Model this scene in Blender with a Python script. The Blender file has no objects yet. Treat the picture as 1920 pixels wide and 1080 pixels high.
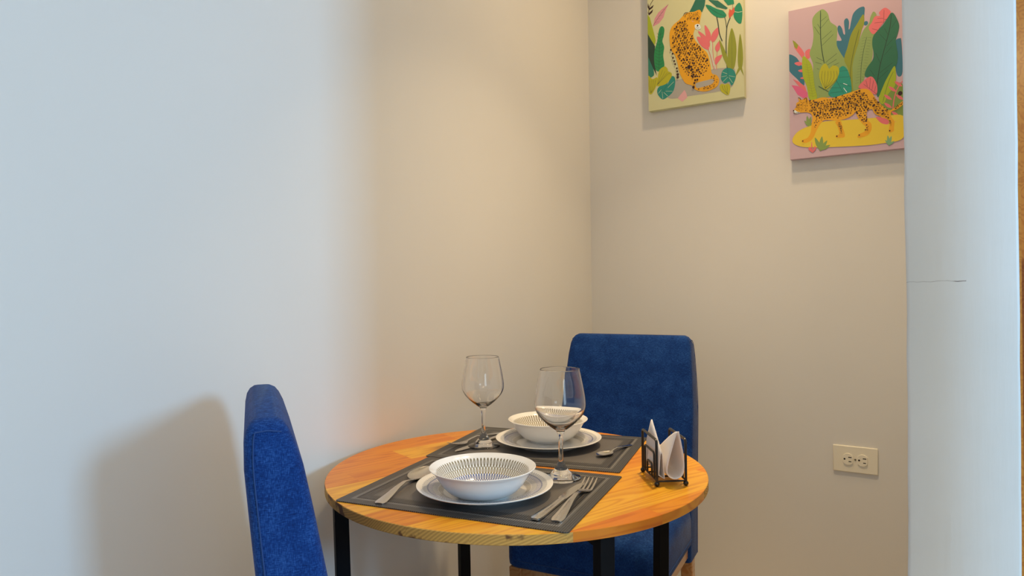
import bpy, bmesh, math, random
from mathutils import Vector, Matrix
from math import sin, cos, pi, radians as R

S = bpy.context.scene
C = S.collection

# ------------------------------------------------------------------ camera
cd = bpy.data.cameras.new('camera')
cd.sensor_width = 36; cd.lens = 24.10; cd.clip_start = .02
cam = bpy.data.objects.new('camera', cd); C.objects.link(cam)
cam.matrix_world = (Matrix.Translation((0, 0, 1.1456)) @ Matrix.Rotation(R(32.25), 4, 'Z')
                    @ Matrix.Rotation(R(90 - .32), 4, 'X') @ Matrix.Rotation(R(-.80), 4, 'Z'))
S.camera = cam
S.view_settings.view_transform = 'Standard'; S.view_settings.look = 'None'
S.view_settings.gamma = 1; S.view_settings.use_curve_mapping = False
S.view_settings.exposure = 0.0

# ------------------------------------------------------------------ light
w = bpy.data.worlds.new('world'); S.world = w; w.use_nodes = True
w.node_tree.nodes['Background'].inputs[0].default_value = (.62, .80, 1, 1)
w.node_tree.nodes['Background'].inputs[1].default_value = .6

def area(name, loc, target, sx, sy, power, col, shape='RECTANGLE', spread=180):
    l = bpy.data.lights.new(name, 'AREA'); l.shape = shape; l.size = sx; l.size_y = sy
    l.energy = power; l.color = col; l.spread = R(spread)
    o = bpy.data.objects.new(name, l); C.objects.link(o); o.location = loc
    o.rotation_euler = (Vector(target) - Vector(loc)).to_track_quat('-Z', 'Y').to_euler()
    return o
# daylight through the window far to the right, one warm ceiling lamp, two added warm fills
area('window_daylight', (2.96, .45, 1.80), (-1.2, .75, 1.3), .5, .55, 65, (.33, .65, 1.0))
area('second_daylight', (2.96, -1.9, 1.5), (-.2, .6, 1.2), .9, 1.3, 13, (.66, .86, 1.0))  # second cool source from the right, reaches the partition end
area('niche_lamp', (-.42, 2.06, 2.675), (-.42, 2.06, 0), .09, .09, 6.3, (1.0, .71, .40), 'DISK', 168)
area('added_table_fill', (-.46, 1.66, 2.675), (-.46, 1.66, 0), .12, .12, 5.8, (1.0, .74, .43), 'DISK', 84)  # narrow downlight added to brighten the tabletop
area('added_room_fill', (.55, -1.0, 2.675), (.55, -1.0, 0), .5, .5, 22, (1.0, .71, .39), 'DISK')  # unseen warm fill added to lift the bowl fronts, chairs and walls

# ------------------------------------------------------------------ helpers
def lin(c): return tuple((v/255/12.92 if v/255 <= .04045 else ((v/255+.055)/1.055)**2.4) for v in c)
def tag(o, label=None, cat=None, group=None, kind=None):
    if label: o['label'] = label
    if cat: o['category'] = cat
    if group: o['group'] = group
    if kind: o['kind'] = kind
    return o
def empty(name, loc, rz=0, **k):
    o = bpy.data.objects.new(name, None); C.objects.link(o); o.empty_display_size = .05
    o.location = loc; o.rotation_euler = (0, 0, rz); return tag(o, **k)
def obj(name, bm, mats, parent=None, loc=(0, 0, 0), rot=(0, 0, 0), smooth=True, bevel=0, seg=3, angle=35, **k):
    me = bpy.data.meshes.new(name)
    bmesh.ops.recalc_face_normals(bm, faces=bm.faces) if not k.pop('keepn', False) else None
    bm.to_mesh(me); bm.free()
    for m in (mats if isinstance(mats, (list, tuple)) else [mats]): me.materials.append(m)
    o = bpy.data.objects.new(name, me); C.objects.link(o)
    o.parent = parent; o.location = loc; o.rotation_euler = rot
    if smooth:
        me.polygons.foreach_set('use_smooth', [True]*len(me.polygons))
        try: me.set_sharp_from_angle(angle=R(angle))
        except Exception: pass
    if bevel:
        b = o.modifiers.new('bevel', 'BEVEL'); b.width = bevel; b.segments = seg; b.limit_method = 'ANGLE'; b.angle_limit = R(angle)
        b.harden_normals = False
        me.polygons.foreach_set('use_smooth', [True]*len(me.polygons))
    return tag(o, **k)
def box(bm, x0, x1, y0, y1, z0, z1, mi=0, M=None):
    vs = [bm.verts.new(Vector((x, y, z)) if M is None else M @ Vector((x, y, z))) for x in (x0, x1) for y in (y0, y1) for z in (z0, z1)]
    for f in ((0, 1, 3, 2), (4, 6, 7, 5), (0, 4, 5, 1), (2, 3, 7, 6), (0, 2, 6, 4), (1, 5, 7, 3)):
        fc = bm.faces.new([vs[i] for i in f]); fc.material_index = mi
    return vs
def tube(bm, pts, r, n=8, closed=False, mi=0, rs=None):
    pts = [Vector(p) for p in pts]; m = len(pts); rings = []
    up = Vector((0, 0, 1)); prev = None
    for i, p in enumerate(pts):
        if closed: t = (pts[(i+1) % m]-pts[i-1])
        else: t = (pts[min(i+1, m-1)]-pts[max(i-1, 0)])
        t.normalize()
        if prev is None:
            a = up if abs(t.dot(up)) < .9 else Vector((1, 0, 0))
            x = a.cross(t).normalized()
        else: x = (prev-t*prev.dot(t)).normalized()
        prev = x; y = t.cross(x); rr = rs[i] if rs else r
        rings.append([bm.verts.new(p+(x*cos(2*pi*k/n)+y*sin(2*pi*k/n))*rr) for k in range(n)])
    for i in range(m if closed else m-1):
        a, b = rings[i], rings[(i+1) % m]
        for k in range(n): bm.faces.new((a[k], a[(k+1) % n], b[(k+1) % n], b[k])).material_index = mi
    if not closed:
        bm.faces.new(rings[0][::-1]).material_index = mi; bm.faces.new(rings[-1]).material_index = mi
def arcpts(poly, r, n=5):
    """polyline with rounded corners"""
    P = [Vector(p) for p in poly]; out = [P[0]]
    for i in range(1, len(P)-1):
        a = (P[i-1]-P[i]).normalized(); b = (P[i+1]-P[i]).normalized()
        s, e = P[i]+a*r, P[i]+b*r
        for k in range(n+1):
            t = k/n; out.append(s*(1-t)**2+P[i]*2*t*(1-t)+e*t*t)
    return out+[P[-1]]
def lathe(bm, prof, n=96, uv=True, mi=0):
    """closed revolve of (r,z); UV = angle, index along the profile"""
    L = bm.loops.layers.uv.verify() if uv else None
    rings = []
    for r, z in prof:
        rings.append([bm.verts.new((0, 0, z))] if r < 1e-6 else [bm.verts.new((r*cos(2*pi*k/n), r*sin(2*pi*k/n), z)) for k in range(n)])
    for i in range(len(prof)-1):
        a, b = rings[i], rings[i+1]
        if len(a) == 1 and len(b) == 1: continue
        for k in range(n):
            k2 = (k+1) % n
            if len(a) == 1: vs = [a[0], b[k2], b[k]]; uvs = [((k+.5)/n, i), ((k+1)/n, i+1), (k/n, i+1)]
            elif len(b) == 1: vs = [a[k], a[k2], b[0]]; uvs = [(k/n, i), ((k+1)/n, i), ((k+.5)/n, i+1)]
            else: vs = [a[k], a[k2], b[k2], b[k]]; uvs = [(k/n, i), ((k+1)/n, i), ((k+1)/n, i+1), (k/n, i+1)]
            f = bm.faces.new(vs); f.material_index = mi
            if L:
                for lp, u in zip(f.loops, uvs): lp[L].uv = u
def crom(pts, n=6, closed=True):
    m = len(pts); out = []
    P = [Vector(p) for p in pts]
    for i in range(m if closed else m-1):
        if closed: p0, p1, p2, p3 = P[i-1], P[i], P[(i+1) % m], P[(i+2) % m]
        else: p0, p1, p2, p3 = P[max(i-1, 0)], P[i], P[i+1], P[min(i+2, m-1)]
        for k in range(n):
            t = k/n
            out.append(.5*((2*p1)+(p2-p0)*t+(2*p0-5*p1+4*p2-p3)*t*t+(3*p1-3*p2+p3-p0)*t**3))
    if not closed: out.append(P[-1])
    return out

# ------------------------------------------------------------------ materials
class N:
    def __init__(s, name):
        s.m = bpy.data.materials.new(name); s.m.use_nodes = True; s.t = s.m.node_tree
        s.b = s.t.nodes['Principled BSDF']
    def n(s, typ, **k):
        o = s.t.nodes.new(typ)
        for a, v in k.items():
            if a.startswith('i_'):
                key = a[2:]; o.inputs[int(key) if key.isdigit() else key.replace('_', ' ')].default_value = v
            else: setattr(o, a, v)
        return o
    def l(s, a, b): s.t.links.new(a, b)
    def math(s, op, a, b=None, c=None, clamp=False):
        o = s.n('ShaderNodeMath', operation=op, use_clamp=clamp)
        for i, v in enumerate((a, b, c)):
            if v is None: continue
            if isinstance(v, (int, float)): o.inputs[i].default_value = v
            else: s.l(v, o.inputs[i])
        return o.outputs[0]
    def ramp(s, fac, stops, interp='LINEAR'):
        o = s.n('ShaderNodeValToRGB'); o.color_ramp.interpolation = interp; e = o.color_ramp.elements
        while len(e) < len(stops): e.new(.5)
        for x, (p, c) in zip(e, stops): x.position = p; x.color = (*c, 1) if len(c) == 3 else c
        s.l(fac, o.inputs[0]); return o.outputs[0]
    def mix(s, fac, a, b, mode='MIX'):
        o = s.n('ShaderNodeMix', data_type='RGBA', blend_type=mode)
        for sock, v in ((o.inputs[0], fac), (o.inputs[6], a), (o.inputs[7], b)):
            if isinstance(v, (int, float)): sock.default_value = v
            elif isinstance(v, tuple): sock.default_value = (*v, 1) if len(v) == 3 else v
            else: s.l(v, sock)
        return o.outputs[2]
    def bump(s, h, strength=.2, dist=.001):
        o = s.n('ShaderNodeBump'); o.inputs['Strength'].default_value = strength; o.inputs['Distance'].default_value = dist
        s.l(h, o.inputs['Height']); s.l(o.outputs[0], s.b.inputs['Normal'])
    def set(s, **k):
        for a, v in k.items():
            key = a.replace('_', ' ')
            if isinstance(v, (int, float)): s.b.inputs[key].default_value = v
            elif isinstance(v, tuple): s.b.inputs[key].default_value = (*v, 1) if len(v) == 3 else v
            else: s.l(v, s.b.inputs[key])
        return s
def simple(name, col, rough=.5, **k): return N(name).set(Base_Color=col, Roughness=rough, **k).m

def wall_mat(name, col):
    q = N(name); tc = q.n('ShaderNodeTexCoord').outputs['Object']
    a = q.n('ShaderNodeTexNoise', i_Scale=1.7, i_Detail=3.0); q.l(tc, a.inputs[0])
    mp = q.n('ShaderNodeMapping'); mp.inputs['Scale'].default_value = (90, 90, 14); q.l(tc, mp.inputs[0])
    b = q.n('ShaderNodeTexNoise', i_Scale=1.0, i_Detail=5.0); q.l(mp.outputs[0], b.inputs[0])
    c = q.ramp(a.outputs[0], [(.3, tuple(v*.97 for v in col)), (.7, col)])
    q.set(Base_Color=c, Roughness=.55); q.b.inputs['Specular IOR Level'].default_value = .25
    q.bump(b.outputs[0], .12, .001)
    return q.m
PAINT = wall_mat('white_wall_paint', (.80, .79, .765))
PAINT2 = wall_mat('cool_white_wall_paint', (.78, .79, .78))
CEIL = wall_mat('ceiling_paint', (.82, .81, .79))
# cracked end of the partition: hairline crack at one height
def crack_mat():
    q = N('cracked_wall_paint'); tc = q.n('ShaderNodeTexCoord').outputs['Object']
    sp = q.n('ShaderNodeSeparateXYZ'); q.l(tc, sp.inputs[0])
    nz = q.n('ShaderNodeTexNoise', i_Scale=45.0, i_Detail=3.0); q.l(tc, nz.inputs[0])
    w_ = q.math('MULTIPLY_ADD', nz.outputs[0], .006, 1.1385)
    d = q.math('ABSOLUTE', q.math('SUBTRACT', sp.outputs[2], w_))
    line = q.math('LESS_THAN', d, .0004)
    left = q.math('LESS_THAN', sp.outputs[0], .022)
    k = q.math('MULTIPLY', line, left)
    k = q.math('MULTIPLY', k, q.ramp(sp.outputs[0], [(0, (.35,)*3), (.008, (.4,)*3), (.012, (1,)*3)]))
    s2 = q.n('ShaderNodeTexNoise', i_Scale=6.0, i_Detail=4.0); q.l(tc, s2.inputs[0])
    base = q.ramp(s2.outputs[0], [(.35, (.74, .755, .745)), (.65, (.79, .80, .79))])
    q.set(Base_Color=q.mix(k, base, (.16, .13, .12)), Roughness=.5)
    mp = q.n('ShaderNodeMapping'); mp.inputs['Scale'].default_value = (160, 90, 12); q.l(tc, mp.inputs[0])
    b = q.n('ShaderNodeTexNoise', i_Scale=1.0, i_Detail=5.0); q.l(mp.outputs[0], b.inputs[0])
    q.bump(b.outputs[0], .25, .001)
    return q.m
CRACK = crack_mat()
FLOOR = simple('floor_tile', (.62, .54, .44), .4)
def pine(name, cols, angle=0, plank=.075, blen=.55, end=False, rough=.28, coat=.35):
    q = N(name); tc = q.n('ShaderNodeTexCoord').outputs['Object']
    mp = q.n('ShaderNodeMapping'); mp.inputs['Rotation'].default_value = (0, 0, -angle); q.l(tc, mp.inputs[0])
    sp = q.n('ShaderNodeSeparateXYZ'); q.l(mp.outputs[0], sp.inputs[0])
    X, Y_, Z = sp.outputs
    iy = q.math('FLOOR', q.math('DIVIDE', q.math('ADD', Y_, 5.868), plank))
    wn = q.n('ShaderNodeTexWhiteNoise', noise_dimensions='1D'); q.l(iy, wn.inputs['W'])
    ix = q.math('FLOOR', q.math('DIVIDE', q.math('ADD', X, q.math('MULTIPLY', wn.outputs[0], 3.0)), blen))
    cb = q.n('ShaderNodeCombineXYZ'); q.l(ix, cb.inputs[0]); q.l(iy, cb.inputs[1])
    wb = q.n('ShaderNodeTexWhiteNoise', noise_dimensions='2D'); q.l(cb.outputs[0], wb.inputs['Vector'])
    # growth rings: long stretched noise bent per board
    cv = q.n('ShaderNodeCombineXYZ')
    q.l(q.math('MULTIPLY_ADD', X, 1.6, q.math('MULTIPLY', wb.outputs[0], 40)), cv.inputs[0])
    q.l(q.math('MULTIPLY', Y_, 16), cv.inputs[1]); q.l(q.math('MULTIPLY', Z, 16), cv.inputs[2])
    ns = q.n('ShaderNodeTexNoise', i_Scale=1.0, i_Detail=2.0, i_Distortion=.3); q.l(cv.outputs[0], ns.inputs[0])
    rings = q.math('SINE', q.math('MULTIPLY', ns.outputs[0], 62))
    fi = q.n('ShaderNodeCombineXYZ'); q.l(q.math('MULTIPLY', X, 12), fi.inputs[0]); q.l(q.math('MULTIPLY', Y_, 420), fi.inputs[1]); q.l(q.math('MULTIPLY', Z, 420), fi.inputs[2])
    fn = q.n('ShaderNodeTexNoise', i_Scale=1.0, i_Detail=3.0); q.l(fi.outputs[0], fn.inputs[0])
    base = q.ramp(wb.outputs[0], cols)
    dark = q.mix(1.0, base, (.80, .60, .36), 'MULTIPLY')
    rm = q.math('MULTIPLY', q.math('POWER', q.math('MULTIPLY_ADD', rings, .5, .5), 2.2), .8)
    c = q.mix(rm, base, dark)
    c = q.mix(q.math('MULTIPLY', fn.outputs[0], .15), c, (.30, .12, .03))
    if end:      # rim: end grain with slanted rings where the boards are cut across
        g = q.n('ShaderNodeNewGeometry'); gv = q.n('ShaderNodeVectorTransform', vector_type='NORMAL', convert_from='WORLD', convert_to='OBJECT')
        q.l(g.outputs['True Normal'], gv.inputs[0])
        gm = q.n('ShaderNodeVectorRotate', rotation_type='Z_AXIS'); gm.inputs['Angle'].default_value = -angle; q.l(gv.outputs[0], gm.inputs[0])
        gs = q.n('ShaderNodeSeparateXYZ'); q.l(gm.outputs[0], gs.inputs[0])
        k = q.math('GREATER_THAN', q.math('ABSOLUTE', gs.outputs[0]), .42)
        e = q.n('ShaderNodeCombineXYZ')
        q.l(q.math('MULTIPLY_ADD', iy, 7.3, 0), e.inputs[0]); q.l(q.math('MULTIPLY', Y_, 9), e.inputs[1]); q.l(q.math('MULTIPLY', Z, 9), e.inputs[2])
        en = q.n('ShaderNodeTexNoise', i_Scale=1.0, i_Detail=1.0); q.l(e.outputs[0], en.inputs[0])
        sl = q.math('ADD', q.math('MULTIPLY', q.math('SUBTRACT', wn.outputs[0], .5), 6.0), q.math('MULTIPLY', q.math('ADD', q.math('MULTIPLY', Y_, 1.0), q.math('MULTIPLY', Z, 1.5)), 760))
        r2 = q.math('SINE', q.math('ADD', sl, q.math('MULTIPLY', en.outputs[0], 62)))
        sp2 = q.n('ShaderNodeTexNoise', i_Scale=900.0, i_Detail=2.0); q.l(tc, sp2.inputs[0])
        bl = q.n('ShaderNodeTexNoise', i_Scale=26.0, i_Detail=3.0); q.l(tc, bl.inputs[0])
        ec = q.mix(q.math('MULTIPLY_ADD', r2, .35, .35), (.66, .36, .08), (.30, .12, .025))
        ec = q.mix(q.math('MULTIPLY', sp2.outputs[0], .5), ec, (.78, .46, .11))
        ec = q.mix(q.ramp(bl.outputs[0], [(.55, (0,)*3), (.61, (.85,)*3)]), ec, (.10, .03, .012))
        c = q.mix(k, c, ec)
        q.set(Roughness=q.math('MULTIPLY_ADD', k, .35, rough), Coat_Weight=q.math('MULTIPLY_ADD', k, -coat, coat))
    else: q.set(Roughness=rough, Coat_Weight=coat)
    q.set(Base_Color=c, Coat_Roughness=.18)
    q.bump(fn.outputs[0], .05, .0005)
    return q.m
WOOD = pine('varnished_pine', [(0, (.74, .24, .008)), (.25, (.88, .38, .010)), (.45, (.88, .47, .025)), (.62, (.76, .21, .004)), (.8, (.88, .39, .010)), (1, (.90, .52, .04))], R(70), .095, .58, end=True, rough=.38, coat=.04)
LEGWOOD = pine('chair_leg_pine', [(0, (.50, .25, .09)), (1, (.56, .30, .12))], R(90), .2, 3.)
DOORWOOD = pine('orange_door_wood', [(0, (.80, .27, .03)), (1, (.86, .33, .04))], R(90), .4, 3.)
DOORLOW = simple('dark_reddish_wood', (.26, .11, .10), .4)
BLACK = N('black_powder_coated_steel').set(Base_Color=(.004, .004, .005), Roughness=.55, Specular_IOR_Level=.12).m
WIRE = N('black_wire').set(Base_Color=(.010, .009, .009), Roughness=.30).m
STEEL = N('polished_steel').set(Base_Color=(.72, .70, .67), Metallic=1.0, Roughness=.16).m
def fabric():
    q = N('navy_linen_fabric'); tc = q.n('ShaderNodeTexCoord').outputs['Object']
    hs = []
    for sc in ((1100, 1100, 160), (160, 160, 1300)):
        mp = q.n('ShaderNodeMapping'); mp.inputs['Scale'].default_value = sc; q.l(tc, mp.inputs[0])
        n = q.n('ShaderNodeTexNoise', i_Scale=1.0, i_Detail=2.0); q.l(mp.outputs[0], n.inputs[0]); hs.append(n.outputs[0])
    big = q.n('ShaderNodeTexNoise', i_Scale=26.0, i_Detail=5.0); q.l(tc, big.inputs[0])
    h = q.math('MULTIPLY', q.math('ADD', hs[0], hs[1]), .5)
    v = q.math('ADD', q.math('MULTIPLY', h, .8), q.math('MULTIPLY', big.outputs[0], .2))
    c = q.ramp(v, [(.36, (.003, .019, .10)), (.5, (.005, .040, .20)), (.64, (.028, .105, .35))])
    q.set(Base_Color=c, Roughness=.9, Sheen_Weight=.1, Sheen_Roughness=.4); q.b.inputs['Specular IOR Level'].default_value = .15
    q.bump(h, .5, .0012)
    return q.m
FABRIC = fabric()
STITCH = simple('blue_seam_thread', (.015, .06, .22), .9)
def mat_weave(hx, hy):
    q = N('woven_grey_vinyl'); tc = q.n('ShaderNodeTexCoord').outputs['Object']
    sp = q.n('ShaderNodeSeparateXYZ'); q.l(tc, sp.inputs[0]); X, Y_, _ = sp.outputs
    dx = q.math('SUBTRACT', hx, q.math('ABSOLUTE', X)); dy = q.math('SUBTRACT', hy, q.math('ABSOLUTE', Y_))
    d = q.math('MINIMUM', dx, dy)
    band = q.ramp(q.math('DIVIDE', d, .1), [(0, (.055, .053, .052)), (.015, (.060, .058, .055)), (.20, (.15, .145, .135)), (.27, (.022, .022, .023)), (.33, (.055, .052, .050)), (.50, (.10, .096, .090)), (.55, (.13, .120, .112))], 'CONSTANT')
    ribx = q.math('SINE', q.math('MULTIPLY', X, 2*pi/.0042)); riby = q.math('SINE', q.math('MULTIPLY', Y_, 2*pi/.0030))
    chk = q.math('MULTIPLY', ribx, riby)
    inner = q.math('GREATER_THAN', d, .055)
    rib = q.math('ADD', q.math('MULTIPLY', chk, q.math('MULTIPLY_ADD', inner, -.1, .45)), q.math('MULTIPLY', ribx, q.math('MULTIPLY_ADD', inner, -.45, .55)))
    f = q.math('MULTIPLY_ADD', rib, .9, 1.0)
    o = q.n('ShaderNodeMix', data_type='RGBA', blend_type='MULTIPLY'); o.inputs[0].default_value = 1
    q.l(band, o.inputs[6]); cc = q.n('ShaderNodeCombineColor'); [q.l(f, cc.inputs[i]) for i in range(3)]; q.l(cc.outputs[0], o.inputs[7])
    q.set(Base_Color=o.outputs[2], Roughness=.42); q.bump(rib, .35, .0006)
    return q.m
MATW = mat_weave(.2265, .170)
WHITE = N('white_glazed_ceramic').set(Base_Color=(.80, .79, .755), Roughness=.12).m
def glaze(name, rings, nline=96):
    """rings: (r0, r1, colour, phase, alternate) dashed rays printed between two radii"""
    q = N(name); tc = q.n('ShaderNodeTexCoord').outputs['Object']
    sp = q.n('ShaderNodeSeparateXYZ'); q.l(tc, sp.inputs[0]); X, Y_, Z = sp.outputs
    r = q.math('SQRT', q.math('ADD', q.math('MULTIPLY', X, X), q.math('MULTIPLY', Y_, Y_)))
    a = q.math('DIVIDE', q.math('ARCTAN2', Y_, X), 2*pi)
    col = (.90, .89, .86); cur = None
    for r0, r1, c, ph, wdt in rings:
        u = q.math('FRACT', q.math('ADD', q.math('MULTIPLY', a, nline), ph+10))
        du = q.math('ABSOLUTE', q.math('SUBTRACT', u, .5))
        t = q.math('DIVIDE', q.math('SUBTRACT', r, r0), r1-r0)
        inb = q.math('MULTIPLY', q.math('GREATER_THAN', t, 0), q.math('LESS_THAN', t, 1))
        bulge = q.math('MULTIPLY', q.math('SINE', q.math('MULTIPLY', t, pi)), wdt)
        # a slim open petal: outline of a spindle
        ring = q.math('LESS_THAN', q.math('ABSOLUTE', q.math('SUBTRACT', du, q.math('MULTIPLY', bulge, .8))), .14)
        k = q.math('MULTIPLY', q.math('MULTIPLY', inb, ring), 1.0)
        cur = q.mix(k, cur if cur is not None else col, c)
    top = q.math('GREATER_THAN', q.n('ShaderNodeNewGeometry').outputs['Position'], -9)
    g = q.n('ShaderNodeNewGeometry'); gs = q.n('ShaderNodeSeparateXYZ'); q.l(g.outputs['True Normal'], gs.inputs[0])
    upf = q.math('GREATER_THAN', gs.outputs[2], .05)
    q.set(Base_Color=q.mix(upf, col, cur), Roughness=.12)
    return q.m
SAND_, BLUE_, BLK_ = (.42, .38, .28), (.10, .13, .32), (.12, .10, .09)
BOWLM = glaze('patterned_bowl_glaze', [(.0745, .0865, (.24, .20, .12), 0, .26), (.066, .0755, (.32, .26, .14), .5, .26), (.056, .067, BLUE_, 0, .26), (.047, .057, BLUE_, .5, .26), (.041, .047, BLK_, 0, .2)], 78)
PLATEM = glaze('patterned_plate_glaze', [(.106, .118, (.30, .33, .40), 0, .36), (.098, .109, BLUE_, .5, .36), (.088, .099, (.24, .26, .33), 0, .36), (.078, .088, (.22, .19, .14), .5, .3)], 110)
GLASS = N('clear_glass').set(Base_Color=(1, 1, 1), Roughness=0.0, Transmission_Weight=1.0, IOR=1.47).m
PAPER = N('white_napkin_paper').set(Base_Color=(.88, .85, .85), Roughness=.85).m
PLATE_IV = simple('ivory_outlet_plastic', (.90, .85, .71), .35)
SLOT = simple('dark_outlet_slot', (.02, .015, .01), .6)
SCREW = simple('brass_screw', (.25, .20, .12), .35, Metallic=1.0)

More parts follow.
